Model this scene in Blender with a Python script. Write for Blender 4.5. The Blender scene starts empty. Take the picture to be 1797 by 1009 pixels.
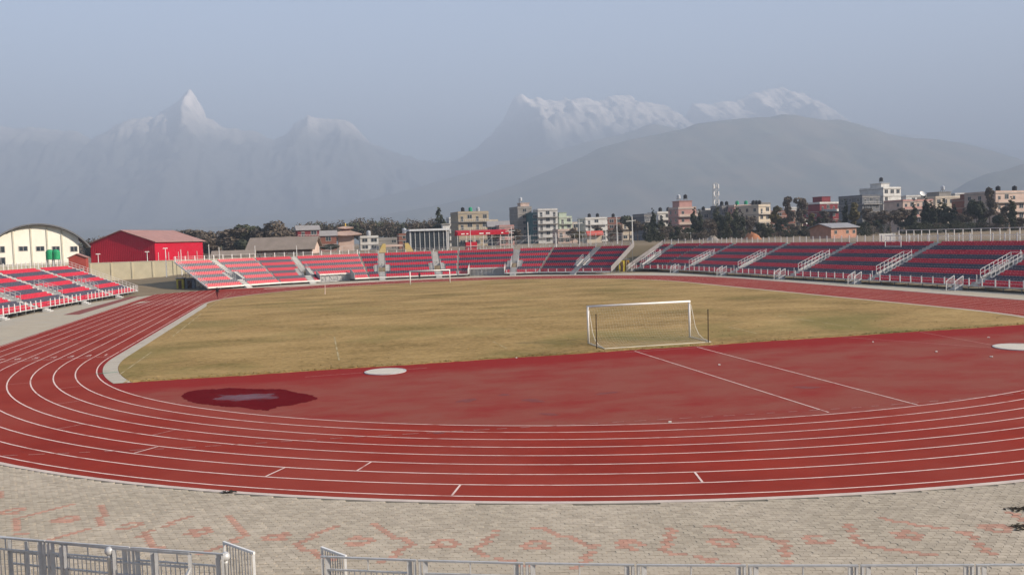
import bpy, math, random
import numpy as np
from mathutils import Matrix, Vector
random.seed(7); rng = np.random.default_rng(7)
SC = bpy.context.scene
COL = SC.collection

# ---------------------------------------------------------------- camera
CAM = np.array([-21.993, -67.723, 7.696]); YAW, PIT, ROL, FPX = 0.233121, -0.056455, -0.032292, 1532.99
fw = np.array([math.sin(YAW)*math.cos(PIT), math.cos(YAW)*math.cos(PIT), math.sin(PIT)])
r_ = np.array([math.cos(YAW), -math.sin(YAW), 0.0]); u_ = np.cross(r_, fw)
RT = r_*math.cos(ROL)+u_*math.sin(ROL); UP = -r_*math.sin(ROL)+u_*math.cos(ROL)
cd = bpy.data.cameras.new('camera'); cam = bpy.data.objects.new('camera', cd); COL.objects.link(cam)
cd.sensor_fit = 'HORIZONTAL'; cd.sensor_width = 36.0; cd.lens = FPX/1797*36.0
cd.clip_start = 0.1; cd.clip_end = 60000
M = Matrix.Identity(4)
for i in range(3):
    M[i][0] = RT[i]; M[i][1] = UP[i]; M[i][2] = -fw[i]; M[i][3] = CAM[i]
cam.matrix_world = M
SC.camera = cam

# ---------------------------------------------------------------- sky, sun, exposure
SUN_AZ, SUN_EL = 120.0, 26.0
w = bpy.data.worlds.new('World'); SC.world = w; w.use_nodes = True
wn = w.node_tree.nodes; wl = w.node_tree.links
sky = wn.new('ShaderNodeTexSky'); sky.sky_type = 'NISHITA'; sky.sun_disc = False
sky.sun_elevation = math.radians(SUN_EL); sky.sun_rotation = math.radians(SUN_AZ)
sky.altitude = 800; sky.air_density = 1.0; sky.dust_density = 0.4; sky.ozone_density = 2.0
wn['Background'].inputs['Strength'].default_value = 0.05
wl.new(sky.outputs[0], wn['Background'].inputs['Color'])
sd = bpy.data.lights.new('sun', 'SUN'); sd.energy = 5.0; sd.angle = math.radians(0.6); sd.color = (1.0, 0.88, 0.74)
sun = bpy.data.objects.new('sun', sd); COL.objects.link(sun)
az, el = math.radians(SUN_AZ), math.radians(SUN_EL)
sdir = Vector((math.sin(az)*math.cos(el), math.cos(az)*math.cos(el), math.sin(el)))
sun.rotation_euler = (-sdir).to_track_quat('-Z', 'Y').to_euler()
sun.location = (60, -40, 80)
SC.view_settings.view_transform = 'Standard'; SC.view_settings.look = 'None'
SC.view_settings.exposure = 2.20; SC.view_settings.gamma = 1.0
SC.view_settings.use_curve_mapping = False
SC.render.engine = 'CYCLES'
SC.cycles.use_denoising = True
SC.cycles.max_bounces = 6; SC.cycles.diffuse_bounces = 2; SC.cycles.glossy_bounces = 2
SC.cycles.volume_bounces = 0; SC.cycles.transparent_max_bounces = 8
SC.cycles.sample_clamp_indirect = 4
HAZE_DENSITY = 0.00032

# ---------------------------------------------------------------- helpers
def ray(u, v): return fw+(u-898.5)/FPX*RT-(v-504.5)/FPX*UP
def at(u, v, Y):
    d = ray(u, v); return CAM+d*((Y-CAM[1])/d[1])
def atz(u, v, z=0.0):
    d = ray(u, v); return CAM+d*((z-CAM[2])/d[2])
def px(p):
    d = np.asarray(p, float)-CAM; z = d@fw
    return np.stack([898.5+FPX*(d@RT)/z, 504.5-FPX*(d@UP)/z], -1)
def sstep(a, b, x):
    t = np.clip((np.asarray(x, float)-a)/(b-a), 0, 1); return t*t*(3-2*t)

MATS = {}
def mat(name, c1, c2=None, scale=1.0, rough=0.8, metal=0.0, spec=0.15, bump=0.0, bscale=None, c3=None, s3=0.1, stretch=None, island=0.0, p3=(0.45,0.62)):
    if name in MATS: return MATS[name]
    m = bpy.data.materials.new(name); m.use_nodes = True
    N = m.node_tree.nodes; L = m.node_tree.links; b = N['Principled BSDF']
    b.inputs['Roughness'].default_value = rough; b.inputs['Metallic'].default_value = metal
    b.inputs['Specular IOR Level'].default_value = spec
    geo = N.new('ShaderNodeNewGeometry'); pos = geo.outputs['Position']
    if stretch:
        vm = N.new('ShaderNodeVectorMath'); vm.operation = 'MULTIPLY'; vm.inputs[1].default_value = stretch
        L.new(pos, vm.inputs[0]); pos = vm.outputs[0]
    nz = N.new('ShaderNodeTexNoise'); nz.inputs['Scale'].default_value = scale; nz.inputs['Detail'].default_value = 6
    nz.inputs['Roughness'].default_value = 0.6
    L.new(pos, nz.inputs['Vector'])
    rp = N.new('ShaderNodeValToRGB'); c2 = c2 or tuple(x*0.8 for x in c1)
    rp.color_ramp.elements[0].position = 0.32; rp.color_ramp.elements[0].color = (*c2, 1)
    rp.color_ramp.elements[1].position = 0.68; rp.color_ramp.elements[1].color = (*c1, 1)
    L.new(nz.outputs['Fac'], rp.inputs['Fac']); out = rp.outputs['Color']
    if c3:
        n3 = N.new('ShaderNodeTexNoise'); n3.inputs['Scale'].default_value = s3; n3.inputs['Detail'].default_value = 4
        L.new(pos, n3.inputs['Vector'])
        r3 = N.new('ShaderNodeValToRGB'); r3.color_ramp.elements[0].position = p3[0]; r3.color_ramp.elements[1].position = p3[1]
        L.new(n3.outputs['Fac'], r3.inputs['Fac'])
        mx = N.new('ShaderNodeMix'); mx.data_type = 'RGBA'
        L.new(r3.outputs['Color'], mx.inputs['Factor']); L.new(out, mx.inputs[6]); mx.inputs[7].default_value = (*c3, 1)
        out = mx.outputs[2]
    if island:
        mr = N.new('ShaderNodeMapRange'); mr.inputs['To Min'].default_value = 1-island; mr.inputs['To Max'].default_value = 1+island*0.6
        L.new(geo.outputs['Random Per Island'], mr.inputs['Value'])
        sc_ = N.new('ShaderNodeVectorMath'); sc_.operation = 'SCALE'; L.new(out, sc_.inputs[0]); L.new(mr.outputs[0], sc_.inputs['Scale']); out = sc_.outputs[0]
    L.new(out, b.inputs['Base Color'])
    if bump:
        nb = N.new('ShaderNodeTexNoise'); nb.inputs['Scale'].default_value = bscale or scale*4; nb.inputs['Detail'].default_value = 4
        L.new(pos, nb.inputs['Vector'])
        bp = N.new('ShaderNodeBump'); bp.inputs['Strength'].default_value = bump; bp.inputs['Distance'].default_value = 0.05
        L.new(nb.outputs['Fac'], bp.inputs['Height']); L.new(bp.outputs['Normal'], b.inputs['Normal'])
    MATS[name] = m; return m

WM = {}
class MB:
    def __init__(s): s.v = []; s.f = []; s.mi = []
    def add(s, vs, fs, mi=0):
        o = len(s.v); s.v.extend([tuple(map(float, p)) for p in vs]); s.f.extend([tuple(i+o for i in f) for f in fs]); s.mi.extend([mi]*len(fs)); return s
    def hexa(s, b, t, mi=0):
        return s.add(list(b)+list(t), [(3,2,1,0),(4,5,6,7),(0,1,5,4),(1,2,6,5),(2,3,7,6),(3,0,4,7)], mi)
    def box(s, x0, x1, y0, y1, z0, z1, mi=0):
        return s.hexa([(x0,y0,z0),(x1,y0,z0),(x1,y1,z0),(x0,y1,z0)], [(x0,y0,z1),(x1,y0,z1),(x1,y1,z1),(x0,y1,z1)], mi)
    def bar(s, p, q, w=0.05, h=None, mi=0):
        p = np.array(p, float); q = np.array(q, float); h = h or w; d = q-p; n = np.linalg.norm(d)
        if n < 1e-6: return s
        d /= n; a = np.cross(d, (0,0,1))
        if np.linalg.norm(a) < 1e-3: a = np.array([1.0,0,0])
        a /= np.linalg.norm(a); b = np.cross(a, d)
        c = [(-a*w-b*h)/2, (a*w-b*h)/2, (a*w+b*h)/2, (-a*w+b*h)/2]
        return s.hexa([p+x for x in c], [q+x for x in c], mi)
    def tube(s, pts, r, n=8, mi=0, cap=True):
        pts = [np.array(p, float) for p in pts]; rs = r if isinstance(r, (list, tuple)) else [r]*len(pts)
        vs = []
        for i, p in enumerate(pts):
            d = pts[min(i+1, len(pts)-1)]-pts[max(i-1, 0)]; d = d/np.linalg.norm(d)
            a = np.cross(d, (0,0,1)); a = np.array([1.0,0,0]) if np.linalg.norm(a) < 1e-3 else a/np.linalg.norm(a); b = np.cross(a, d)
            for k in range(n):
                t = 2*math.pi*k/n; vs.append(p+(a*math.cos(t)+b*math.sin(t))*rs[i])
        fs = []
        for i in range(len(pts)-1):
            for k in range(n): fs.append((i*n+k, i*n+(k+1)%n, (i+1)*n+(k+1)%n, (i+1)*n+k))
        if cap: fs += [tuple(range(n-1,-1,-1)), tuple(range((len(pts)-1)*n, len(pts)*n))]
        return s.add(vs, fs, mi)
    def lathe(s, c, prof, n=14, mi=0):
        vs = []; fs = []
        for (r, z) in prof:
            for k in range(n): t = 2*math.pi*k/n; vs.append((c[0]+r*math.cos(t), c[1]+r*math.sin(t), c[2]+z))
        for i in range(len(prof)-1):
            for k in range(n): fs.append((i*n+k, i*n+(k+1)%n, (i+1)*n+(k+1)%n, (i+1)*n+k))
        fs += [tuple(range(n-1,-1,-1)), tuple(range((len(prof)-1)*n, len(prof)*n))]
        return s.add(vs, fs, mi)
    def mesh(s, name, mats, smooth=False):
        me = bpy.data.meshes.new(name); me.from_pydata(s.v, [], s.f)
        mats = mats if isinstance(mats, (list, tuple)) else [mats]
        for m in mats: me.materials.append(m)
        if len(mats) > 1: me.polygons.foreach_set('material_index', s.mi)
        if smooth: me.polygons.foreach_set('use_smooth', [True]*len(me.polygons))
        me.update(); return me
def npmesh(name, V, F, m, mi=None, smooth=False):
    """V (n,3), F (k,q) same-sized faces"""
    me = bpy.data.meshes.new(name); V = np.asarray(V, np.float32); F = np.asarray(F, np.int32); k, qn = F.shape
    me.vertices.add(len(V)); me.vertices.foreach_set('co', V.ravel())
    me.loops.add(k*qn); me.loops.foreach_set('vertex_index', F.ravel())
    me.polygons.add(k); me.polygons.foreach_set('loop_start', np.arange(k, dtype=np.int32)*qn)
    me.polygons.foreach_set('loop_total', np.full(k, qn, np.int32))
    me.polygons.foreach_set('use_smooth', np.full(k, smooth, bool))
    for x in (m if isinstance(m, (list, tuple)) else [m]): me.materials.append(x)
    if mi is not None: me.polygons.foreach_set('material_index', np.asarray(mi, np.int32))
    me.update(calc_edges=True); me.validate(); return me
def obj(name, data, parent=None, wm=None, kind=None, label=None, cat=None, group=None):
    o = bpy.data.objects.new(name, data); COL.objects.link(o)
    wm = wm if wm is not None else Matrix.Identity(4); WM[o.name] = wm
    o.matrix_basis = wm
    if parent is not None:
        o.parent = parent; o.matrix_parent_inverse = WM[parent.name].inverted()
    if kind: o['kind'] = kind
    if label: o['label'] = label
    if cat: o['category'] = cat
    if group: o['group'] = group
    return o
def thing(name, label, cat, loc=(0,0,0), rz=0.0, group=None):
    o = obj(name, None, None, Matrix.Translation(Vector([float(x) for x in loc])) @ Matrix.Rotation(rz, 4, 'Z'), None, label, cat, group)
    o.empty_display_size = 0.3; return o
def TRS(loc, rz=0.0, s=(1,1,1)):
    if not isinstance(s, (tuple, list)): s = (s, s, s)
    return Matrix.Translation(Vector([float(x) for x in loc])) @ Matrix.Rotation(rz, 4, 'Z') @ Matrix.Diagonal(Vector((*s, 1)))

# ---------------------------------------------------------------- materials
m_track = mat('track_rubber', (0.258,0.031,0.019), (0.200,0.023,0.015), 0.35, 0.9, spec=0.06, c3=(0.250,0.044,0.030), s3=0.11, bump=0.15, bscale=60)
m_line = mat('line_paint', (0.72,0.56,0.50), (0.58,0.42,0.37), 3.0, 0.8, spec=0.05, c3=(0.40,0.18,0.15), s3=0.9, p3=(0.56,0.72))
m_line_faint = mat('line_paint_worn', (0.44,0.24,0.21), (0.30,0.11,0.09), 6.0, 0.8)
m_kerb = mat('gutter_concrete', (0.45,0.40,0.32), (0.35,0.31,0.25), 1.2, 0.85)
m_apron = mat('apron_concrete', (0.42,0.365,0.275), (0.355,0.305,0.228), 0.6, 0.9, c3=(0.37,0.335,0.27), s3=0.15)
m_steel = mat('galvanised_steel', (0.52,0.515,0.50), (0.40,0.40,0.395), 5.0, 0.5, metal=0.25, spec=0.4)
m_rail = mat('white_rail_paint', (0.70,0.69,0.66), (0.58,0.57,0.55), 4.0, 0.5)
m_frame = mat('scaffold_steel', (0.23,0.24,0.24), (0.15,0.155,0.16), 3.0, 0.6, metal=0.2)
m_red = mat('red_seat_plastic', (0.52,0.026,0.052), (0.45,0.020,0.042), 1.5, 0.45, spec=0.32)
m_blue = mat('navy_seat_plastic', (0.078,0.074,0.102), (0.058,0.056,0.080), 1.5, 0.47, spec=0.32)
m_deck = mat('deck_board', (0.40,0.37,0.37), (0.32,0.30,0.30), 2.0, 0.7)
m_stair = mat('stair_grey', (0.46,0.455,0.44), (0.38,0.375,0.36), 1.5, 0.7)
m_fascia = mat('fascia_white', (0.72,0.69,0.64), (0.60,0.57,0.53), 1.5, 0.6)
m_dark = mat('dark_void', (0.03,0.03,0.032), (0.02,0.02,0.022), 1.0, 0.9)
m_glass = mat('window_glass', (0.035,0.045,0.055), (0.02,0.028,0.035), 0.4, 0.12, spec=0.6)
m_wframe = mat('window_frame', (0.42,0.40,0.37), (0.30,0.28,0.26), 2.0, 0.7)
m_white = mat('white_paint', (0.78,0.76,0.72), (0.68,0.66,0.62), 1.0, 0.5)
m_rust = mat('rusty_iron', (0.055,0.030,0.020), (0.035,0.02,0.015), 6.0, 0.9)

# ---------------------------------------------------------------- terrain
S_LEN, R0 = 58.66, 35.965
def plateau(x, y):
    x = np.asarray(x, float); y = np.asarray(y, float)
    rr = np.hypot(x, y-np.clip(y, -10, S_LEN))
    return 5.2*sstep(66.5, 78, rr)*sstep(-62, -18, x)*sstep(-75, -20, y)
def ground_z(x, y):
    x = np.asarray(x, float); y = np.asarray(y, float); rr = np.hypot(x, y-30)
    return plateau(x, y)+0.9*sstep(70, 110, rr)*sstep(-20, -60, x)-0.06+0.25*np.sin(x*0.011+1)*np.sin(y*0.013)*sstep(110, 300, rr)
rad = np.concatenate([np.linspace(0, 60, 13), np.linspace(63, 120, 20), np.geomspace(126, 11500, 34)])
th = np.linspace(0, 2*math.pi, 193)[:-1]
RR, TT = np.meshgrid(rad, th, indexing='ij'); X = RR*np.sin(TT); Yy = 30+RR*np.cos(TT)
V = np.stack([X, Yy, ground_z(X, Yy)], -1).reshape(-1, 3)
nr, nt = RR.shape; i, j = np.meshgrid(np.arange(nr-1), np.arange(nt), indexing='ij')
F = np.stack([i*nt+j, i*nt+(j+1)%nt, (i+1)*nt+(j+1)%nt, (i+1)*nt+j], -1).reshape(-1, 4)[:, ::-1]
m_ground = mat('dry_ground', (0.26,0.20,0.13), (0.17,0.125,0.08), 0.25, 0.95, c3=(0.175,0.135,0.08), s3=0.03, bump=0.3, bscale=2)
obj('ground', npmesh('ground', V, F, m_ground, smooth=True), kind='structure')

def oval(r, n=72, chute=None):
    """stadium outline, counter-clockwise seen from above, starting at the near right"""
    a = np.linspace(0, math.pi, n)
    near = np.stack([-r*np.cos(a+0)*1.0, -r*np.sin(a)], -1)             # from (-r,0) via (0,-r) to (r,0)
    far = np.stack([r*np.cos(a), S_LEN+r*np.sin(a)], -1)                # from (r,S) via top to (-r,S)
    return np.concatenate([near, far])
def ring_mesh(name, ra, rb, z, m, n=96):
    A = oval(ra, n); B = oval(rb, n); k = len(A)
    V = np.concatenate([np.c_[A, np.full(k, z)], np.c_[B, np.full(k, z)]])
    q = np.arange(k); F = np.stack([q, k+q, k+(q+1)%k, (q+1)%k], -1)[:, ::1]
    return npmesh(name, V, F[:, ::1], m)
def disc_oval(name, r, z, m, n=96):
    A = oval(r, n); return MB().add([(x, y, z) for x, y in A], [tuple(range(len(A)))]).mesh(name, m)

RO = R0+9*1.22+0.25        # outer edge of rubber on the left straight
ROC = R0+8*1.22+0.55       # outer edge on the bends
obj('apron', disc_oval('apron', 56.5, 0.0, m_apron), kind='structure')
trk = obj('running_track', ring_mesh('running_track', R0-0.02, ROC, 0.012, m_track), kind='structure')
# ninth lane and the chute of the left straight
obj('straight_lane', MB().add([(-RO,-2,0.010),(-ROC+0.3,-14,0.010),(-ROC+0.3,72,0.010),(-28,72,0.010),(-24,100,0.010),(-RO,101.5,0.010)], [(0,1,2,5),(2,3,4,5)]).mesh('straight_lane', m_track), trk)
def strip_along(P, w, z, m, name, closed=False):
    P = np.asarray(P, float); n = len(P)
    T = (np.roll(P, -1, 0)-np.roll(P, 1, 0)) if closed else np.gradient(P, axis=0)
    T /= np.linalg.norm(T, axis=1)[:, None]; Nn = np.stack([-T[:,1], T[:,0]], -1)
    V = np.concatenate([np.c_[P-Nn*w/2, np.full(n, z)], np.c_[P+Nn*w/2, np.full(n, z)]])
    q = np.arange(n if closed else n-1); F = np.stack([q, (q+1)%n, n+(q+1)%n, n+q], -1)
    return npmesh(name, V, F, m)
for k in range(9):
    obj('lane_line', strip_along(oval(R0+1.22*k, 90), 0.075, 0.017, m_line, 'lane_line', True), trk)
obj('lane_line', strip_along([(-R0-1.22*9, y) for y in np.linspace(-1, 100, 20)], 0.07, 0.017, m_line, 'lane_line'), trk)
for k in range(1, 9):
    obj('lane_line', strip_along([(-R0-1.22*k, y) for y in np.linspace(60, 99, 12)], 0.07, 0.0185, m_line, 'lane_line'), trk)
# stagger marks
def seg(p, q, w=0.07, z=0.02, m=None, parent=trk, name='lane_mark'):
    return obj(name, strip_along([p, ((p[0]+q[0])/2, (p[1]+q[1])/2), q], w, z, m or m_line, name), parent)
for (ph, k, m) in [(-0.495,5,m_line),(-0.404,7,m_line),(-0.235,6,m_line),(-0.558,6,m_line),(-0.722,5,m_line),(-0.770,3,m_line_faint),
                   (-0.895,4,m_line_faint),(-1.06,2,m_line_faint),(0.0169,7,m_line),(0.13,6,m_line),(-1.2,1,m_line_faint),(-1.30,3,m_line_faint),(-1.16,5,m_line_faint)]:
    ra, rb = R0+1.22*k+0.04, R0+1.22*(k+1)-0.04
    seg((ra*math.sin(ph), -ra*math.cos(ph)), (rb*math.sin(ph), -rb*math.cos(ph)), m=m)
seg((-R0-0.05, 0.9), (-R0-1.22*9, 1.6), 0.06)
# lane numbers
for k in range(8):
    cu = bpy.data.curves.new('lane_number', 'FONT'); cu.body = str(k+1); cu.size = 1.15; cu.align_x = 'CENTER'
    to = bpy.data.objects.new('tmp_text', cu); COL.objects.link(to)
    dg = bpy.context.evaluated_depsgraph_get(); me = bpy.data.meshes.new_from_object(to.evaluated_get(dg)); me.materials.clear(); me.materials.append(m_line)
    bpy.data.objects.remove(to)
    obj('lane_number', me, trk, TRS((-R0-1.22*(k+0.5), 1.75+0.12*k, 0.0205), 0.0, (0.85, 1.1, 1)))
# long faint dashed line crossing the inner lanes
dp = np.array([(-33.5,-31.0),(-31.5,-31.4),(-27.1,-32.2),(-20.8,-32.8),(-16.3,-33.3),(-11.7,-33.9),(-4.5,-34.7),(0.6,-35.2),(6.5,-35.3),(12,-35.2)])
dl = np.r_[0, np.cumsum(np.hypot(*np.diff(dp, axis=0).T))]; mb = MB()
for s in np.arange(0, dl[-1]-0.6, 0.95):
    a = np.array([np.interp(s, dl, dp[:,0]), np.interp(s, dl, dp[:,1])]); s2 = s+0.35+0.3*rng.random()
    b = np.array([np.interp(s2, dl, dp[:,0]), np.interp(s2, dl, dp[:,1])]); d = (b-a)/np.linalg.norm(b-a); nn = np.array([-d[1], d[0]])*0.03
    mb.add([(*(a-nn),0.0225),(*(b-nn),0.0225),(*(b+nn),0.0225),(*(a+nn),0.0225)], [(0,1,2,3)])
obj('dashed_line', mb.mesh('dashed_line', m_line_faint), trk)

# infield rubber (near D, far D), gutter and grass
def dzone_mat():
    m = bpy.data.materials.new('infield_rubber'); m.use_nodes = True; N = m.node_tree.nodes; L = m.node_tree.links; b = N['Principled BSDF']
    geo = N.new('ShaderNodeNewGeometry'); sep = N.new('ShaderNodeSeparateXYZ'); L.new(geo.outputs['Position'], sep.inputs[0])
    def noise(s, d=5, st=None):
        n = N.new('ShaderNodeTexNoise'); n.inputs['Scale'].default_value = s; n.inputs['Detail'].default_value = d; n.inputs['Roughness'].default_value = 0.62
        if st:
            vm = N.new('ShaderNodeVectorMath'); vm.operation = 'MULTIPLY'; vm.inputs[1].default_value = st; L.new(geo.outputs['Position'], vm.inputs[0]); L.new(vm.outputs[0], n.inputs['Vector'])
        else: L.new(geo.outputs['Position'], n.inputs['Vector'])
        return n
    n1 = noise(0.45); n2 = noise(0.36, 9, (0.7,1.1,1)); n3 = noise(4, 4)
    ad = N.new('ShaderNodeMath'); ad.operation = 'MULTIPLY_ADD'; ad.inputs[1].default_value = 3.4; L.new(n1.outputs['Fac'], ad.inputs[0]); L.new(sep.outputs['Y'], ad.inputs[2])
    mr = N.new('ShaderNodeMapRange'); mr.inputs['From Min'].default_value = -14.6; mr.inputs['From Max'].default_value = -16.6; L.new(ad.outputs[0], mr.inputs['Value'])
    r2 = N.new('ShaderNodeValToRGB'); r2.color_ramp.elements[0].position = 0.34; r2.color_ramp.elements[0].color = (0.28,0.28,0.28,1); r2.color_ramp.elements[1].position = 0.58
    L.new(n2.outputs['Fac'], r2.inputs['Fac'])
    mu = N.new('ShaderNodeMath'); mu.operation = 'MULTIPLY'; L.new(mr.outputs[0], mu.inputs[0]); L.new(r2.outputs['Color'], mu.inputs[1])
    mx = N.new('ShaderNodeMix'); mx.data_type = 'RGBA'; L.new(mu.outputs[0], mx.inputs['Factor'])
    mx.inputs[6].default_value = (0.235,0.020,0.017,1); mx.inputs[7].default_value = (0.240,0.066,0.048,1)
    m2 = N.new('ShaderNodeMix'); m2.data_type = 'RGBA'; m2.blend_type = 'MULTIPLY'; m2.inputs['Factor'].default_value = 0.35
    L.new(mx.outputs[2], m2.inputs[6]); L.new(n3.outputs['Color'], m2.inputs[7])
    hs = N.new('ShaderNodeMix'); hs.data_type = 'RGBA'; hs.inputs['Factor'].default_value = 0.75; L.new(m2.outputs[2], hs.inputs[6]); L.new(mx.outputs[2], hs.inputs[7])
    L.new(hs.outputs[2], b.inputs['Base Color']); b.inputs['Roughness'].default_value = 0.9; b.inputs['Specular IOR Level'].default_value = 0.06
    return m
m_dz = dzone_mat()
obj('infield_surface', disc_oval('infield_surface', R0-0.03, 0.011, m_dz), kind='structure')
GY = -13.4
# gutter: concrete channel between lane one and the grass, along the straights down to the near D
mb = MB()
def gut(P0, P1): 
    n = len(P0); mb.add([(x,y,0.03) for x,y in P0]+[(x,y,0.03) for x,y in P1]+[(x,y,0.0) for x,y in P0]+[(x,y,0.0) for x,y in P1],
        [(i+1,i,n+i,n+i+1) for i in range(n-1)]+[(i,i+1,2*n+i+1,2*n+i) for i in range(n-1)]+[(n+i+1,n+i,3*n+i,3*n+i+1) for i in range(n-1)])
def inner_path(r, a0, a1):
    a = np.linspace(a0, a1, 20); return [(-r*math.cos(t), -r*math.sin(t)) for t in a]
e0 = math.asin(-GY/(R0-0.35)); e1 = math.asin(-GY/(R0-1.25))
ys = list(np.linspace(0, S_LEN, 12))
left0 = inner_path(R0-0.35, e0, 0)+[(-(R0-0.35), y) for y in ys[1:]]
left1 = inner_path(R0-1.25, e1, 0)+[(-(R0-1.25), y) for y in ys[1:]]
arc = np.linspace(math.pi, 0, 60)
far0 = [((R0-0.35)*math.cos(t), S_LEN+(R0-0.35)*math.sin(t)) for t in arc]; far1 = [((R0-0.75)*math.cos(t), S_LEN+(R0-0.75)*math.sin(t)) for t in arc]
right0 = [((R0-0.35), y) for y in ys[::-1]]+[(-x, y) for x, y in inner_path(R0-0.35, 0, e0)][1:]
right1 = [((R0-0.85), y) for y in ys[::-1]]+[(-x, y) for x, y in inner_path(R0-0.85, 0, e1)][1:]
gut(left0, left1); gut(far0, far1); gut(right0, right1)
gt = obj('drain_gutter', mb.mesh('drain_gutter', m_kerb), kind='structure')
p = atz(190, 655.5); obj('green_mark', MB().add([(p[0]-0.75,p[1]-0.1,0.036),(p[0]+0.5,p[1]+0.25,0.036),(p[0]+0.5,p[1]+0.42,0.036),(p[0]-0.75,p[1]+0.07,0.036)], [(0,1,2,3)]).mesh('green_mark', mat('green_paint', (0.02,0.22,0.14))), gt)
def grass_mat():
    m = bpy.data.materials.new('dry_grass'); m.use_nodes = True; N = m.node_tree.nodes; L = m.node_tree.links; b = N['Principled BSDF']
    geo = N.new('ShaderNodeNewGeometry')
    def ns(s, st, d=6, ro=0.6):
        vm = N.new('ShaderNodeVectorMath'); vm.operation = 'MULTIPLY'; vm.inputs[1].default_value = st; L.new(geo.outputs['Position'], vm.inputs[0])
        n = N.new('ShaderNodeTexNoise'); n.inputs['Scale'].default_value = s; n.inputs['Detail'].default_value = d; n.inputs['Roughness'].default_value = ro
        L.new(vm.outputs[0], n.inputs['Vector']); return n
    a = ns(0.16, (0.55,1,1), 8, 0.65); c = ns(2.2, (1,1,1), 8, 0.7); g = ns(0.07, (1,1,1), 3)
    r = N.new('ShaderNodeValToRGB'); e = r.color_ramp.elements
    e[0].position = 0.38; e[0].color = (0.150,0.098,0.030,1); e[1].position = 0.62; e[1].color = (0.385,0.262,0.108,1)
    k = r.color_ramp.elements.new(0.5); k.color = (0.290,0.192,0.074,1)
    av = N.new('ShaderNodeMath'); av.operation = 'MULTIPLY_ADD'; av.inputs[1].default_value = 0.45; L.new(c.outputs['Fac'], av.inputs[0])
    mlt = N.new('ShaderNodeMath'); mlt.operation = 'MULTIPLY'; mlt.inputs[1].default_value = 0.55; L.new(a.outputs['Fac'], mlt.inputs[0]); L.new(mlt.outputs[0], av.inputs[2])
    L.new(av.outputs[0], r.inputs['Fac'])
    gr = N.new('ShaderNodeValToRGB'); gr.color_ramp.elements[0].position = 0.5; gr.color_ramp.elements[1].position = 0.66; L.new(g.outputs['Fac'], gr.inputs['Fac'])
    sep = N.new('ShaderNodeSeparateXYZ'); L.new(geo.outputs['Position'], sep.inputs[0])
    mr = N.new('ShaderNodeMapRange'); mr.inputs['From Min'].default_value = 6; mr.inputs['From Max'].default_value = -12; mr.inputs['To Min'].default_value = 0.35; mr.inputs['To Max'].default_value = 0.85
    L.new(sep.outputs['Y'], mr.inputs['Value'])
    mu = N.new('ShaderNodeMath'); mu.operation = 'MULTIPLY'; L.new(gr.outputs['Color'], mu.inputs[0]); L.new(mr.outputs[0], mu.inputs[1])
    mx = N.new('ShaderNodeMix'); mx.data_type = 'RGBA'; L.new(mu.outputs[0], mx.inputs['Factor']); L.new(r.outputs['Color'], mx.inputs[6]); mx.inputs[7].default_value = (0.150,0.135,0.040,1)
    L.new(mx.outputs[2], b.inputs['Base Color']); b.inputs['Roughness'].default_value = 0.95; b.inputs['Specular IOR Level'].default_value = 0.1
    bp = N.new('ShaderNodeBump'); bp.inputs['Strength'].default_value = 0.6; bp.inputs['Distance'].default_value = 0.08; L.new(c.outputs['Fac'], bp.inputs['Height']); L.new(bp.outputs['Normal'], b.inputs['Normal'])
    return m
m_grass = grass_mat()
gp = [(x, y) for x, y in inner_path(R0-1.27, e1, 0)]+[(-(R0-1.27), y) for y in ys[1:-1]]+[((R0-0.78)*math.cos(t), S_LEN+(R0-0.78)*math.sin(t)) for t in arc]+[((R0-0.87), y) for y in ys[::-1][1:]]+[(-x, y) for x, y in inner_path(R0-0.87, 0, e1)][1:]
gx = gp[-1][0]; gx0 = gp[0][0]
edge = [(gx+(gx0-gx)*t, GY+0.07*math.sin(40*t)+0.05*rng.standard_normal()) for t in np.linspace(0, 1, 160)[1:-1]]
gp2 = gp+edge
pitch = obj('football_pitch', MB().add([(x,y,0.035) for x,y in gp2]+[(x,y,0.0) for x,y in gp2], [tuple(range(len(gp2)-1,-1,-1))]+[(i,(i+1)%len(gp2),len(gp2)+(i+1)%len(gp2),len(gp2)+i) for i in range(len(gp2))]).mesh('football_pitch', m_grass), kind='structure')
# ragged grass tufts standing up along the near edge and over the pitch
tv = []; tf = []
for _ in range(3000):
    x = rng.uniform(-32.5, 33); y = GY+0.1+abs(rng.normal(0, 0.35)) if rng.random() < 0.9 else rng.uniform(-13, -4)
    h = rng.uniform(0.02, 0.06); a = rng.uniform(0, 6.28); wd = rng.uniform(0.03, 0.09); dx, dy = math.cos(a)*wd, math.sin(a)*wd; o = len(tv)
    lx, ly = rng.normal(0, 0.04, 2); tv += [(x-dx,y-dy,0.03),(x+dx,y+dy,0.03),(x+lx,y+ly,0.03+h)]; tf.append((o,o+1,o+2))
obj('grass_tufts', npmesh('grass_tufts', tv, tf, m_grass), pitch, kind='stuff')
m_chalk = mat('chalk_worn', (0.42,0.36,0.22), (0.27,0.20,0.09), 3.0, 0.95, c3=(0.25,0.18,0.07), s3=0.6)
for a, b in [((-33.4,-9.6),(-33.4,2)),((-33.5,14),(-33.9,40)),((-34.2,48),(-33.9,84)),((-20,-9.3),(-19.8,5.4)),((-8.5,-8.7),(-8.5,-4.3)),((10.6,-8.9),(10.9,-3.9)),((12.6,5.6),(13.8,-1)),((-11,4),(-5,4)),((18.8,-9),(18.8,2))]:
    seg(a, b, 0.11, 0.040, m_chalk, pitch, 'pitch_line')
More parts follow.
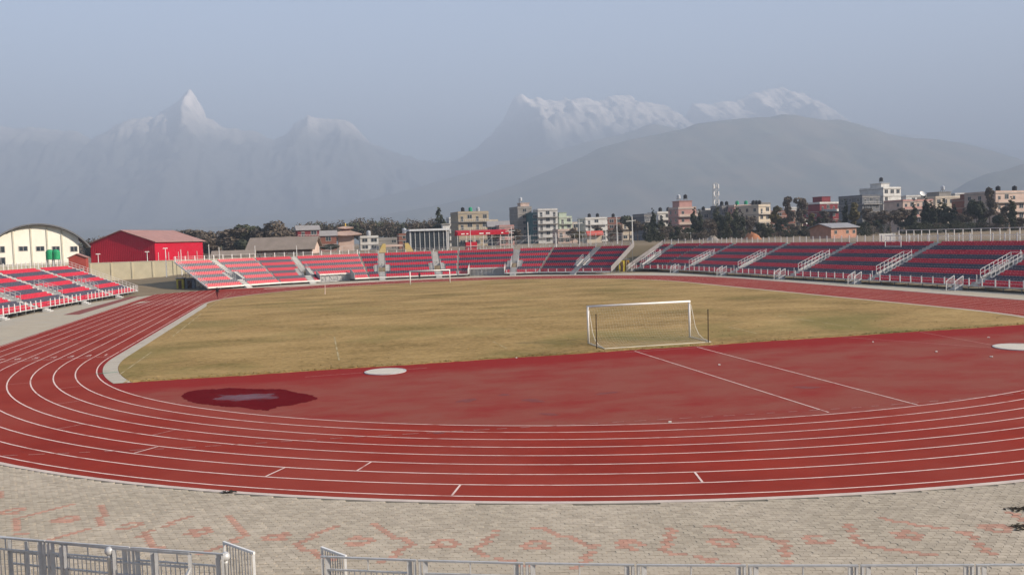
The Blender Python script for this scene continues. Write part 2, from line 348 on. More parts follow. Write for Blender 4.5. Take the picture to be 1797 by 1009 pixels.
# javelin runway lines, throwing sector lines, cross line
inf = bpy.data.objects['infield_surface']
for a, b, m in [((-1.05,-13.9),(-0.95,-35.6),m_line),((3.4,-13.9),(3.3,-35.7),m_line),((-1.9,-14.25),(4.9,-14.1),m_line_faint),((14.6,-13.7),(18.97,-22.5),m_line_faint),((20.9,-13.6),(19.9,-21.6),m_line_faint),((-22.2,-15.7),(-15,-15.3),m_line_faint)]:
    seg(a, b, 0.07, 0.017, m, inf, 'runway_line')
# throwing circles
m_conc = mat('pale_concrete', (0.55,0.50,0.42), (0.46,0.42,0.35), 2.0, 0.8)
def circle_slab(c, r, label):
    t = thing('throwing_circle', label, 'throwing circle', (*c, 0.0), group='throwing circles')
    obj('slab', MB().lathe((*c,0.0), [(r,0.0),(r,0.045),(r-0.05,0.05),(0.01,0.05)], 40).mesh('slab', m_conc), t)
    obj('rim', MB().lathe((*c,0.0), [(r+0.09,0.0),(r+0.09,0.058),(r+0.01,0.058),(r+0.01,0.0)], 40).mesh('rim', m_steel), t)
circle_slab((-17.55,-15.75), 1.15, 'pale concrete throwing circle beside the grass edge, left of the near goal')
circle_slab((20.6,-23.2), 1.55, 'larger white throwing circle cut by the right edge of the photo')

# puddle
def blob(c, rx, ry, rot, amp, n=90, seed=0):
    g = np.random.default_rng(seed); t = np.linspace(0, 2*math.pi, n, endpoint=False); r = 1+sum(amp/k*np.cos(k*t+g.uniform(0,6.28)) for k in (2,3,4,5,7,11))
    x = rx*r*np.cos(t); y = ry*r*np.sin(t); return np.stack([c[0]+x*math.cos(rot)-y*math.sin(rot), c[1]+x*math.sin(rot)+y*math.cos(rot)], -1)
def sheet(name, P, z, m, parent=None, **k): return obj(name, MB().add([(x,y,z) for x,y in P], [tuple(range(len(P)))]).mesh(name, m), parent, **k)
pud = np.array([atz(u, v)[:2] for u, v in [(319,694),(330,688),(352,684),(380,683),(402,681),(430,682),(455,683),(490,683),(512,687),(524,690),(540,692),(558,699),(545,704),(528,708),(508,712),(490,714),(470,720),(448,719),(425,715),(398,714),(372,711),(345,708),(330,703),(322,699)]])
def smooth_closed(P, n=160, j=0.05, seed=1):
    g = np.random.default_rng(seed); Q = []
    for i in range(len(P)):
        p0, p1, p2, p3 = P[i-1], P[i], P[(i+1)%len(P)], P[(i+2)%len(P)]
        for t in np.linspace(0, 1, n//len(P), endpoint=False):
            Q.append(0.5*((2*p1)+(-p0+p2)*t+(2*p0-5*p1+4*p2-p3)*t*t+(-p0+3*p1-3*p2+p3)*t**3))
    return np.array(Q)+g.normal(0, j, (len(Q), 2))
pw = smooth_closed(pud)
m_wet = mat('wet_rubber', (0.120,0.010,0.013), (0.095,0.008,0.011), 0.8, 0.9, spec=0.0)
m_water = mat('shallow_water', (0.11,0.012,0.018), (0.09,0.010,0.016), 0.5, 0.16, spec=0.30, bump=0.02, bscale=6)
t = obj('puddle', MB().add([(x,y,0.0165) for x,y in pw], [tuple(range(len(pw)))]).mesh('puddle', m_wet), kind='structure')
def wet_nodes(m, c):
    N = m.node_tree.nodes; L = m.node_tree.links; b = N['Principled BSDF']; geo = N.new('ShaderNodeNewGeometry')
    sb = N.new('ShaderNodeVectorMath'); sb.operation = 'SUBTRACT'; sb.inputs[1].default_value = (c[0], c[1], 0); L.new(geo.outputs['Position'], sb.inputs[0])
    rt_ = N.new('ShaderNodeVectorRotate'); rt_.inputs['Angle'].default_value = math.radians(24); L.new(sb.outputs[0], rt_.inputs['Vector'])
    ml = N.new('ShaderNodeVectorMath'); ml.operation = 'MULTIPLY'; ml.inputs[1].default_value = (0.42, 0.75, 0); L.new(rt_.outputs[0], ml.inputs[0])
    ln = N.new('ShaderNodeVectorMath'); ln.operation = 'LENGTH'; L.new(ml.outputs[0], ln.inputs[0])
    nz = N.new('ShaderNodeTexNoise'); nz.inputs['Scale'].default_value = 1.6; nz.inputs['Detail'].default_value = 5; L.new(geo.outputs['Position'], nz.inputs['Vector'])
    ad = N.new('ShaderNodeMath'); ad.operation = 'ADD'; L.new(ln.outputs['Value'], ad.inputs[0]); L.new(nz.outputs['Fac'], ad.inputs[1])
    mr = N.new('ShaderNodeMapRange'); mr.inputs['From Min'].default_value = 1.25; mr.inputs['From Max'].default_value = 0.45; mr.inputs['To Max'].default_value = 0.07; L.new(ad.outputs[0], mr.inputs['Value'])
    L.new(mr.outputs[0], b.inputs['Specular IOR Level']); b.inputs['Roughness'].default_value = 0.22
wet_nodes(m_wet, atz(432, 697)[:2])
m_stain = mat('damp_stain', (0.16,0.030,0.026), (0.19,0.05,0.04), 2.0, 0.7)
for (u, v, rx, ry, sd_) in [(1065,690,0.55,0.4,3),(820,703,0.35,0.9,5),(885,693,0.3,0.35,6),(935,703,0.35,0.9,7),(963,727,0.45,0.35,8),(770,760,0.2,0.3,9),(1415,680,0.5,0.6,10)]:
    q = atz(u, v); sheet('damp_stain', blob(q[:2], rx, ry*0.6, rng.uniform(0,3), 0.35, 50, sd_), 0.0145+0.0001*sd_, m_stain, inf)
# bits of litter on the red infield
m_lit = mat('pale_litter', (0.7,0.66,0.6))
for (u, v, lab) in [(1532,601,'small pale scrap of litter on the red infield, left of the big white circle'),(1643,618,'pale litter scrap on the red infield, nearest the right circle among the left ones'),(1738,627,'pale litter scrap in front of the big white throwing circle'),(1735,593,'pale litter scrap between the grass and the big white throwing circle'),(1263,641,'pale litter scrap between the two javelin runway lines'),(1176,742,'white crumpled scrap beside the innermost lane line'),(906,629,'tiny pale scrap at the grass edge left of the goal')]:
    q = atz(u, v); b = MB()
    for k in range(3):
        o = rng.normal(0, 0.03, 2); b.hexa([(q[0]+o[0]+dx*.4, q[1]+o[1]+dy*.4, 0.02) for dx, dy in ((-.09,-.05),(.08,-.07),(.1,.06),(-.07,.08))], [(q[0]+o[0]+dx, q[1]+o[1]+dy, 0.05+0.03*rng.random()) for dx, dy in ((-.05,-.02),(.03,-.04),(.05,.03),(-.03,.04))])
    obj('litter_scrap', b.mesh('litter_scrap', m_lit), label=lab, cat='litter', group='litter on the infield')
# second red runway and kerb strip on the left apron
obj('long_jump_runway', MB().add([(-51.2,50,0.006),(-49.2,49.2,0.006),(-48.9,92,0.006),(-50.3,92,0.006)], [(0,1,2,3)]).mesh('long_jump_runway', mat('old_rubber', (0.22,0.058,0.045), (0.18,0.06,0.05), 1.0)), kind='structure')
# kerb outside the track
mb = MB()
A = oval(ROC+0.01, 96); B = oval(ROC+0.22, 96); n = len(A); a0 = 96+2
idx = [i for i in range(n) if not (A[i,0] < -30 and -12 < A[i,1] < 95)]
m_kerb2 = mat('kerb_pale', (0.56,0.47,0.40), (0.46,0.38,0.33), 1.4, 0.85)
for i in range(n):
    j = (i+1)%n
    if i in idx and j in idx:
        mb.hexa([(*A[i],0.0),(*A[j],0.0),(*B[j],0.0),(*B[i],0.0)], [(*A[i],0.05),(*A[j],0.05),(*B[j],0.05),(*B[i],0.05)])
obj('track_kerb', mb.mesh('track_kerb', m_kerb2), kind='structure')

# ---------------------------------------------------------------- near plaza of interlocking pavers
m_pav = mat('paver_grey', (0.445,0.382,0.296), (0.375,0.320,0.246), 1.3, 0.9, spec=0.03, c3=(0.375,0.322,0.246), s3=0.22, bump=0.08, bscale=40, island=0.14)
m_pavr = mat('paver_red', (0.430,0.235,0.172), (0.40,0.25,0.185), 1.2, 0.9, spec=0.03, bump=0.08, bscale=40, island=0.16)
m_joint = mat('joint_sand', (0.17,0.15,0.112), (0.11,0.10,0.075), 4.0, 0.95)
PA, PB, PANG = 0.225, 0.165, math.radians(-17)
ca, sa = math.cos(PANG), math.sin(PANG)
def motif(x, y):
    R = np.hypot(x, y); ph = np.arctan2(x, -y); out = np.zeros(x.shape, bool)
    k = np.round((-0.1093-ph)/0.0463); dt = (ph-(-0.1093-0.0463*k))*50; d = np.hypot(dt, R-49.9)
    out |= (d > 0.14) & (d < 0.36)
    def segd(px_, py_, ax, ay, bx, by):
        t = np.clip(((px_-ax)*(bx-ax)+(py_-ay)*(by-ay))/((bx-ax)**2+(by-ay)**2), 0, 1)
        return np.hypot(px_-ax-t*(bx-ax), py_-ay-t*(by-ay))
    for par in (0, 1):
        kk = np.round((-0.0862-0.0463*par-ph)/0.0926); c = -0.0862-0.0463*par-0.0926*kk; tt = (ph-c)*50; rr = R-50.0
        if par == 1: dd = np.minimum(segd(tt, rr, 0.3, 0, -1.25, -1.4), segd(tt, rr, 0.3, 0, -0.1, 1.45))
        else: dd = np.minimum(segd(tt, rr, -0.35, 0.4, 0.05, -1.2), segd(tt, rr, -0.35, 0.4, 1.05, 1.3))
        out |= dd < 0.10
    return out
gi, gj = np.meshgrid(np.arange(-340, 270), np.arange(-190, 240)); gi = gi.ravel(); gj = gj.ravel()
lx = (gi+0.5*(gj % 2))*PA; ly = gj*PB
cxp = -17+lx*ca-ly*sa; cyp = -47+lx*sa+ly*ca
Rp = np.hypot(cxp, cyp); php = np.arctan2(cxp, -cyp)
keep = (Rp > ROC+0.36) & (Rp < 56.2) & (php > -0.98) & (php < 0.14)
cxp, cyp = cxp[keep], cyp[keep]; redp = motif(cxp, cyp)
redp &= (rng.random(len(cxp)) < 0.96)
a2, b2, sk = PA*0.479, PB*0.478, 0.030
hexp = np.array([(-a2-sk*.2,-b2),(a2-sk*.2,-b2),(a2+sk,0),(a2-sk*.2,b2),(-a2-sk*.2,b2),(-a2+sk,0)])
hexw = np.c_[hexp[:,0]*ca-hexp[:,1]*sa, hexp[:,0]*sa+hexp[:,1]*ca]
def paver_faces(): 
    return [(0,1,2,5),(5,2,3,4)]+[(i,(i+6),((i+1)%6)+6,(i+1)%6) for i in range(6)]
PF = np.array(paver_faces())
def paver_mesh(m):
    V = np.concatenate([np.c_[hexw*0.992, np.full(6, 0.062)], np.c_[hexw, np.full(6, 0.04)]]); return npmesh('paver', V, PF, m)
pm = [paver_mesh(m_pav), paver_mesh(m_pavr)]
uv = px(np.c_[cxp, cyp, np.zeros(len(cxp))]); vis = (uv[:,0] > 0) & (uv[:,0] < 1797) & (uv[:,1] < 1009) & (uv[:,1] > 820)
dist = np.hypot(cxp-CAM[0], cyp-CAM[1]); order = np.argsort(np.where(vis, dist, 1e9)); solo = set(order[:300].tolist())
plaza = obj('plaza', MB().add([(r*math.sin(a), -r*math.cos(a), 0.042) for r in (ROC+0.23,) for a in np.linspace(-1.0,0.16,60)]+[(56.4*math.sin(a), -56.4*math.cos(a), 0.042) for a in np.linspace(0.16,-1.0,60)], [tuple(range(120))]).mesh('plaza', m_joint), kind='structure')
rest = np.array([i for i in range(len(cxp)) if i not in solo]); n = len(rest)
zj = rng.normal(0, 0.003, n)
Vt = np.zeros((n, 12, 3)); Vt[:, :6, :2] = (hexw*0.992)[None]; Vt[:, 6:, :2] = hexw[None]
Vt[:, :, 0] += cxp[rest][:, None]; Vt[:, :, 1] += cyp[rest][:, None]; Vt[:, :6, 2] = 0.062; Vt[:, 6:, 2] = 0.04
Vt[:, :6, 2] += zj[:, None]+rng.normal(0, 0.001, (n, 6))
Ft = PF[None]+(np.arange(n)*12)[:, None, None]
obj('paver_field', npmesh('paver_field', Vt.reshape(-1,3), Ft.reshape(-1,4), [m_pav, m_pavr], np.repeat(redp[rest].astype(int), len(PF))), plaza, kind='stuff')
for i in order[:300]:
    obj('paver', pm[int(redp[i])], plaza, TRS((cxp[i], cyp[i], rng.normal(0, 0.002))))
# debris on the plaza; the sprigs at the right edge replace a cast shadow
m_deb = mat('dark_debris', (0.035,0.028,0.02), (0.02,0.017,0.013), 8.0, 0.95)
def debris(u, v, n, spread, lab, name, stick=0.0):
    q = atz(u, v, 0.06); b = MB()
    for k in range(n):
        o = rng.normal(0, spread, 2); a = rng.uniform(0, 6.28); l = rng.uniform(0.03, 0.09); dx, dy = math.cos(a)*l, math.sin(a)*l; h = rng.uniform(0.01, 0.05)
        c0 = np.array([q[0]+o[0]*1.6, q[1]+o[1], 0.064])
        b.add([c0+(-dx,-dy,0), c0+(dy*.5,-dx*.5,h*.5), c0+(dx,dy,h), c0+(-dy*.5,dx*.5,h*.3)], [(0,1,2,3)])
    if stick:
        t = thing(name, lab, 'debris', (q[0], q[1], 0.064)); obj('shadow_leaves', b.mesh('shadow_leaves', m_deb), t, kind='stuff'); b = MB()  # these leaf bits and sticks are added to stand for a shadow
        for k in range(5):
            a = rng.uniform(2.6, 3.7); b.tube([(q[0],q[1],0.075),(q[0]+math.cos(a)*stick*.5,q[1]+math.sin(a)*stick*.5,0.10),(q[0]+math.cos(a)*stick,q[1]+math.sin(a)*stick*1.1,0.08)], [0.014,0.01,0.004], 5)
    if stick: obj('shadow_twig', b.mesh('shadow_twig', m_deb), t); return
    obj(name, b.mesh(name, m_deb), label=lab, cat='debris')
debris(402, 863.5, 40, 0.07, 'small dark clump of dead leaves on the pavers at the track edge', 'leaf_clump')
debris(1795, 893, 60, 0.10, 'added dark sprig in place of a cast shadow on the pavers at the right edge, upper one', 'shadow_standin', 0.35)  # made-up sprig, drawn where something out of view casts a shadow
debris(1797, 924, 60, 0.10, 'added dark sprig in place of a cast shadow on the pavers at the right edge, lower one', 'shadow_standin', 0.4)  # lower part of the same shadow, again shaped as an added sprig

# ---------------------------------------------------------------- barrier fence along the plaza edge (R about 54)
FR = 54.0; FH = 1.12
def arcp(ph, R=FR, z=0.0): return np.array([R*math.sin(ph), -R*math.cos(ph), z])
def barrier(name, a, b, label, group, H=FH):
    d_ = (b-a)/np.linalg.norm(b-a); a, b = a+d_*0.02, b-d_*0.02; t = thing(name, label, 'barrier', (a+b)/2, 0, group)
    d = (b-a); L = np.linalg.norm(d[:2]); d = d/L; Z = np.array([0,0,1.0])
    obj('top_rail', MB().bar(a+Z*H, b+Z*H, 0.045, 0.035).mesh('top_rail', m_steel), t)
    obj('mid_rail', MB().bar(a+d*0.14+Z*(H-0.27), b-d*0.14+Z*(H-0.27), 0.035).mesh('mid_rail', m_steel), t)
    obj('bottom_rail', MB().bar(a+d*0.05+Z*0.14, b-d*0.05+Z*0.14, 0.04).mesh('bottom_rail', m_steel), t)
    for s, e in ((0.035, a), (L-0.035, a)):
        obj('post', MB().bar(a+d*s+Z*0.06, a+d*s+Z*(H-0.024), 0.05).mesh('post', m_steel), t)
    for s in (0.15, L-0.15):
        obj('flat_stile', MB().bar(a+d*s+Z*0.165, a+d*s+Z*(H-0.024), 0.10, 0.02).mesh('flat_stile', m_steel), t)
    obj('picket', MB().bar(a+d*L/2+Z*(H-0.25), a+d*L/2+Z*(H-0.024), 0.025).mesh('picket', m_steel), t)
    nb = int((L-0.4)/0.115)
    bm_ = MB().bar((0,0,0.165), (0,0,H-0.29), 0.016).mesh('baluster', m_steel)
    for k in range(nb):
        q = a+d*(0.26+(L-0.52)*k/(nb-1)); obj('baluster', bm_, t, TRS((q[0], q[1], 0), math.atan2(d[1], d[0])))
    for q in (a+d*.1, b-d*.1): obj('foot', MB().box(q[0]-.05, q[0]+.05, q[1]-.2, q[1]+.2, 0.066, 0.078).mesh('foot', m_steel), t)
def phx(u, v): q = atz(u, v, FH); q[2] = 0; return q
edges = [phx(*a) for a in [(561,976),(732,983),(920,988),(1115,991),(1311,992),(1508,992),(1711,991)]]; edges.append(2*edges[-1]-edges[-2])
desc = ['right behind the open gate', 'second to the right of the gate gap', 'third to the right of the gate gap', 'in the middle right of the bottom edge', 'third from the right photo edge', 'second from the right photo edge', 'cut by the right photo edge']
for k in range(7): barrier('barrier_panel', edges[k], edges[k+1], 'grey steel crowd barrier panel, '+desc[k], 'crowd barriers along the plaza')
le = [phx(*a) for a in [(394,972),(229,960.5),(80,949)]]; le.append(2*le[-1]-le[-2])
dl_ = ['left of the gate gap, ending at the open leaf', 'second to the left of the open gate leaf', 'at the bottom left corner of the photo']
for k in range(3): barrier('barrier_panel', le[k+1], le[k], 'grey steel crowd barrier panel, '+dl_[k], 'crowd barriers along the plaza')
# heavier railing standing just in front of the left barriers
t = thing('entrance_railing', 'heavy steel railing with paired square posts before the left barriers', 'railing', arcp(-0.55, 54.5))
FR2 = 54.35
RP2 = []
def phx2(u, v):
    q = atz(u, v, 1.10); RP2.append(math.hypot(q[0], q[1])); return math.atan2(q[0], -q[1])
pp = [phx2(u, v) for u, v in [(12,945),(45,947),(110,951),(119,951),(198,957),(207,957),(271,963),(279,963),(337,967)]]
FR2 = sum(RP2)/len(RP2)+0.06
for k, ph in enumerate(pp):
    q = arcp(ph, FR2); lean = arcp(ph, FR2+0.10)-q
    obj('square_post', MB().bar(q+(0,0,0.06), q-lean*0.0+(0,0,1.06), 0.075).mesh('square_post', m_steel), t)
for z0 in (0.78, 0.50): obj('rail', MB().bar(arcp(pp[0], FR2, z0), arcp(pp[4], FR2, z0), 0.04).bar(arcp(pp[4], FR2, z0), arcp(pp[8], FR2, z0), 0.04).mesh('rail', m_steel), t)
obj('top_rail', MB().bar(arcp(pp[0]-0.02, FR2, 1.085), arcp(pp[4], FR2, 1.085), 0.05).bar(arcp(pp[4], FR2, 1.085), arcp(pp[8], FR2, 1.085), 0.05).mesh('top_rail', m_steel), t)
q = arcp(pp[8], FR2); obj('brace', MB().bar(q+(0,0,0.78), q+(-0.35,-0.5,0.06), 0.05).mesh('brace', m_steel), t)
# ball-topped gate posts
for (u, v, lab) in [(192,966,'ball-topped steel gate post before the left railing'), (395,976,'ball-topped steel gate post at the open gate leaf')]:
    q = atz(u, v, 1.02); t = thing('gate_post', lab, 'post', (q[0], q[1], 0.06), group='ball-topped posts')
    obj('shaft', MB().lathe((q[0],q[1],0.06), [(0.045,0),(0.045,0.80),(0.055,0.81),(0.055,0.87)], 14).mesh('shaft', m_steel, True), t)
    obj('ball', MB().lathe((q[0],q[1],1.02), [(0.02,-0.105)]+[(0.105*math.cos(a), 0.105*math.sin(a)) for a in np.linspace(-1.2,1.5,12)], 18).mesh('ball', m_steel, True), t)
# open gate leaves
def leaf(hinge, tip, H, lab, nbar):
    a = np.array([*hinge, 0.0]); b = np.array([*tip, 0.0]); d = b-a; L = np.linalg.norm(d); d /= L; Z = np.array([0,0,1.0])
    t = thing('gate_leaf', lab, 'gate', a, 0, 'open gate leaves')
    obj('frame', MB().bar(a+Z*(H-0.025), b+Z*(H-0.025), 0.05).bar(a+d*.025+Z*0.10, a+d*.025+Z*(H-0.05), 0.05).bar(b-d*.025+Z*0.10, b-d*.025+Z*(H-0.05), 0.05).bar(a+d*.05+Z*0.13, b-d*.05+Z*0.13, 0.05).mesh('frame', m_rail), t)
    for k in range(nbar):
        q = a+d*(0.09+(L-0.18)*(k+0.5)/nbar); wd = 0.075 if k % 2 else 0.03
        obj('slat', MB().bar(q+Z*0.155, q+Z*(H-0.05), wd if abs(d[0]) > abs(d[1]) else 0.02, 0.02 if abs(d[0]) > abs(d[1]) else wd).mesh('slat', m_steel), t)
A_ = atz(446,968,FH)[:2]; B_ = atz(392,949,FH)[:2]; leaf(A_, B_, FH, 'slatted steel gate leaf swung open beside the ball-topped post', 9)
A_ = atz(607,974,FH)[:2]; B_ = atz(564,958.5,FH)[:2]; leaf(A_, B_, FH, 'slatted steel gate leaf swung open, right of the gate gap', 8)

# ---------------------------------------------------------------- seats
sprof = [(0.0,0.0),(0.0,0.055),(0.05,0.05),(0.31,0.03),(0.37,0.27),(0.43,0.28),(0.40,0.0)]
def seat_tpl(w=0.42):
    n = len(sprof); V = [(-w/2, y, z) for y, z in sprof]+[(w/2, y, z) for y, z in sprof]
    V = np.array(V); V[[4,5,n+4,n+5], 0] *= 0.86
    Q = [(i,(i+1)%n,n+(i+1)%n,n+i) for i in range(n)]
    Q += [(6,3,2,1),(6,1,0,0),(6,5,4,3)]; Q += [(n+1,n+2,n+3,n+6),(n+3,n+4,n+5,n+6)]
    Q = [q for q in Q if len(set(q)) == 4]+[]
    return V, np.array(Q)
SV, SF = seat_tpl()
sm = {}
for nm, mm in (('red', m_red), ('blue', m_blue)): sm[nm] = npmesh('seat', SV, SF, mm)
NROW, TD, RS, Z0 = 18, 0.635, 0.262, 0.62
SOLO_SEATS = 300
def stand(root, blocks, solo=False, post_sp=1.85, posts=True, backposts=True):
    seats = [[] for _ in range(NROW)]; treads = [MB() for _ in range(NROW)]
    postm = MB().bar((0,0,0), (0,0,1.0), 0.14, 0.07).mesh('rail_post', m_rail)
    for bi, b in enumerate(blocks):
        A, B = np.array(b['A'], float), np.array(b['B'], float); L = np.linalg.norm(B-A); U = (B-A)/L; Wd = np.array([-U[1], U[0]])
        ang = math.atan2(U[1], U[0]); rows = b.get('rows', NROW); tl, tr = b.get('tl', 0.0), b.get('tr', 0.0)
        def Pt(s, wv, z): return np.array([*(A+U*s+Wd*wv), z])
        def bx(mb_, s0, s1, w0, w1, z0, z1): mb_.hexa([Pt(s0,w0,z0),Pt(s1,w0,z0),Pt(s1,w1,z0),Pt(s0,w1,z0)], [Pt(s0,w0,z1),Pt(s1,w0,z1),Pt(s1,w1,z1),Pt(s0,w1,z1)])
        ais = b.get('aisles', []); cuts = b.get('cuts', [])
        VO0, VO1 = b.get('vom', (4, 8))
        for r in range(rows):
            z = Z0+RS*r; w0 = r*TD; lo, hi = -w0*tl, L+w0*tr
            gaps = []
            for (sc, ty) in ais:
                hw = 0.62
                if ty == 'vom' and VO0 <= r <= VO1: hw = 1.55
                if ty == 'rail' and VO0 <= r <= VO1: hw = 0.80
                gaps.append((sc-hw, sc+hw))
            gt_ = list(gaps)
            for (c0, c1, cr) in cuts:
                if r < cr: gaps.append((c0, c1))
            gaps.sort(); spans = []; cur = lo
            for g0, g1 in gaps:
                if g0 > cur: spans.append((cur, min(g0, hi)))
                cur = max(cur, g1)
            if cur < hi: spans.append((cur, hi))
            for s0, s1 in spans:
                if s1-s0 < 0.5: continue
                bx(treads[r], s0, s1, w0, w0+TD+0.04, z-0.045, z)
                bx(treads[r], s0, s1, w0+TD-0.012, w0+TD+0.012, z+0.002, z+RS-0.05)
                n = int((s1-s0-0.06)/0.475)
                if n < 1: continue
                off = ((s1-s0)-n*0.475)/2
                for k in range(n):
                    sx = s0+off+(k+0.5)*0.475; seats[r].append((*(A+U*sx+Wd*(w0+0.13)), z+0.02, ang))
        # stairs, passages and guard rails
        for (sc, ty) in ais:
            up, lowr = MB(), MB()
            for r in range(rows):
                z = Z0+RS*r; w0 = r*TD
                if ty in ('vom', 'rail') and VO0 <= r <= VO1: continue
                tgt = up if r > VO1 else lowr
                bx(tgt, sc-0.58, sc+0.58, w0+0.003, w0+TD*0.5, z-0.08, z-0.004); bx(tgt, sc-0.58, sc+0.58, w0+TD*0.5+0.002, w0+TD-0.003, z-0.04, z+RS*0.5)
            if up.v: obj('upper_stair', up.mesh('upper_stair', m_stair), root)
            if lowr.v: obj('lower_stair', lowr.mesh('lower_stair', m_stair), root)
            if ty in ('vom', 'rail'):
                wa, wb = VO0*TD, (VO1+1)*TD; za, zb = Z0+RS*VO0, Z0+RS*VO1; hw = 0.72
                ps = MB()
                bx(ps, sc-hw, sc+hw, wa+0.02, wb+2.0, Z0+0.25, Z0+0.33)
                for sg in (-1, 1):
                    e0_, e1_ = sorted((sc+sg*hw, sc+sg*(hw+0.06)))
                    ps.hexa([Pt(e0_,wa,Z0+0.34),Pt(e1_,wa,Z0+0.34),Pt(e1_,wb,Z0+0.34),Pt(e0_,wb,Z0+0.34)], [Pt(e0_,wa,za+0.05),Pt(e1_,wa,za+0.05),Pt(e1_,wb,zb+0.3),Pt(e0_,wb,zb+0.3)])
                bx(ps, sc-hw, sc+hw, wb+0.01, wb+0.06, zb-0.35, zb+RS-0.05)
                obj('entrance_passage', ps.mesh('entrance_passage', m_stair), root)
                if ty == 'vom':
                    for sg in (-1, 1):
                        wg = MB()
                        for r in range(VO0, VO1+1):
                            z = Z0+RS*r; e0_, e1_ = sorted((sc+sg*0.80, sc+sg*1.53))
                            bx(wg, e0_, e1_, r*TD+0.003, r*TD+TD-0.003, z-0.05, z); bx(wg, e0_, e1_, r*TD+TD-0.02, r*TD+TD-0.005, z+0.001, z+RS-0.05)
                        obj('landing', wg.mesh('landing', m_stair), root)
                for sg in (-1, 1):
                    rl = MB()
                    s_ = sc+sg*(hw+0.03)
                    for r in range(VO0, VO1+2):
                        z = Z0+RS*r; rl.bar(Pt(s_, r*TD, z), Pt(s_, r*TD, z+0.95), 0.05)
                    for dz in (0.95, 0.5): rl.bar(Pt(s_, VO0*TD, za+dz), Pt(s_, (VO1+1)*TD, zb+RS+dz), 0.045)
                    obj('guard_rail', rl.mesh('guard_rail', m_rail if ty == 'rail' else m_steel), root)
                if ty == 'rail':
                    rl = MB()
                    for dz in (0.95, 0.5): rl.bar(Pt(sc-hw, (VO1+1)*TD, zb+RS+dz), Pt(sc+hw, (VO1+1)*TD, zb+RS+dz), 0.045)
                    obj('cross_rail', rl.mesh('cross_rail', m_rail), root)
                    for r in (VO1+2, VO0-2): obj('stair_post', MB().bar(Pt(sc, r*TD, Z0+RS*r), Pt(sc, r*TD, Z0+RS*r+0.95), 0.05).mesh('stair_post', m_rail), root)
            if b.get('front_stair', True):
                fs = MB(); so = sc+b.get('fs_off', 0.0)
                for k in range(3): bx(fs, so-0.6, so+0.6, -0.30*(k+1), -0.30*k-0.003, 0.0, Z0-0.155*(k+1))
                obj('access_stair', fs.mesh('access_stair', m_stair), root)
                for sg in (-1, 1):
                    ra = MB()
                    s_ = so+sg*0.66
                    for wv, z0_, z1_ in ((-0.02, Z0, Z0+1.05), (-1.15, 0.0, 0.62+0.45)): ra.bar(Pt(s_, wv, z0_), Pt(s_, wv, z1_), 0.07)
                    ra.bar(Pt(s_,-0.02,Z0+1.05), Pt(s_,-1.15,1.07-0.0), 0.06); ra.bar(Pt(s_,-0.02,Z0+0.1), Pt(s_,-1.15,0.2), 0.05)
                    for k in range(1, 6): f = k/6; ra.bar(Pt(s_,-0.02-1.13*f,Z0+0.1-(Z0-0.1)*f), Pt(s_,-0.02-1.13*f,Z0+1.05-(Z0+1.05-1.07)*f), 0.03)
                    if b.get('fs_rail', True): obj('stair_rail', ra.mesh('stair_rail', m_rail), root)
        # fascia
        fa = MB(); cur = 0.0
        segs = []; gg = sorted([(c0, c1) for c0, c1, _ in cuts])
        for c0, c1 in gg: segs.append((cur, c0)); cur = c1
        segs.append((cur, L))
        for s0, s1 in segs:
            k = max(1, int((s1-s0)/2.0))
            for q_ in range(k):
                fa = MB(); bx(fa, s0+(s1-s0)*q_/k+0.02, s0+(s1-s0)*(q_+1)/k-0.02, -0.05, -0.008, Z0-b.get('fas', 0.24), Z0+0.02); obj('fascia', fa.mesh('fascia', b.get('fmat', m_fascia)), root)
        # cut-out with raised front: white lip and open gallery
        for c0, c1, cr in cuts:
            z = Z0+RS*cr; wv = cr*TD; lip = MB(); bx(lip, c0, c1, wv-0.06, wv-0.008, z-0.24, z+0.03); obj('raised_lip', lip.mesh('raised_lip', m_fascia), root)
            ga = MB()
            for s_ in np.arange(c0+0.1, c1, 0.85): ga.bar(Pt(s_, wv-0.1, 0.0), Pt(s_, wv-0.1, z-0.25), 0.07)
            for zz in (0.25, 0.75, 1.15): ga.bar(Pt(c0, wv-0.1, zz), Pt(c1, wv-0.1, zz), 0.06)
            bx(ga, c0, c1, wv+0.5, wv+0.55, 0.0, z-0.3)
            obj('gallery_front', ga.mesh('gallery_front', m_steel), root)
            for s_ in (c0, c1):
                e0_, e1_ = (s_-0.05, s_); sd2 = MB(); sd2.hexa([Pt(e0_,0,Z0-0.2),Pt(e1_,0,Z0-0.2),Pt(e1_,wv,Z0-0.2),Pt(e0_,wv,Z0-0.2)], [Pt(e0_,0,Z0+0.9),Pt(e1_,0,Z0+0.9),Pt(e1_,wv,z+0.9),Pt(e0_,wv,z+0.9)]); obj('side_panel', sd2.mesh('side_panel', m_stair), root)
        # scaffold
        sf = MB(); D = rows*TD
        for s_ in np.linspace(0.05, L-0.05, max(2, int(L/2.4)+1)):
            for r in (0, 6, 12, rows-1):
                if any(c0-0.3 < s_ < c1+0.3 and r < cr for c0, c1, cr in cuts): continue
                zt = Z0+RS*r-0.06; sf.bar(Pt(s_, r*TD+0.1, -0.05), Pt(s_, r*TD+0.1, zt), 0.07)
            sf.bar(Pt(s_, 0.1, 0.15), Pt(s_, D-0.4, 0.15), 0.05); sf.bar(Pt(s_, 0.1, Z0-0.12), Pt(s_, D-0.4, Z0+RS*(rows-1)-0.12), 0.09)
        for r in (6, 12, rows-1):
            for k in range(max(1, int(L/2.4))):
                s0 = L*k/max(1, int(L/2.4)); s1 = L*(k+1)/max(1, int(L/2.4)); sf.bar(Pt(s0, r*TD+0.14, 0.2), Pt(s1, r*TD+0.14, Z0+RS*r-0.2), 0.045)
        obj('scaffold_frame', sf.mesh('scaffold_frame', m_frame), root)
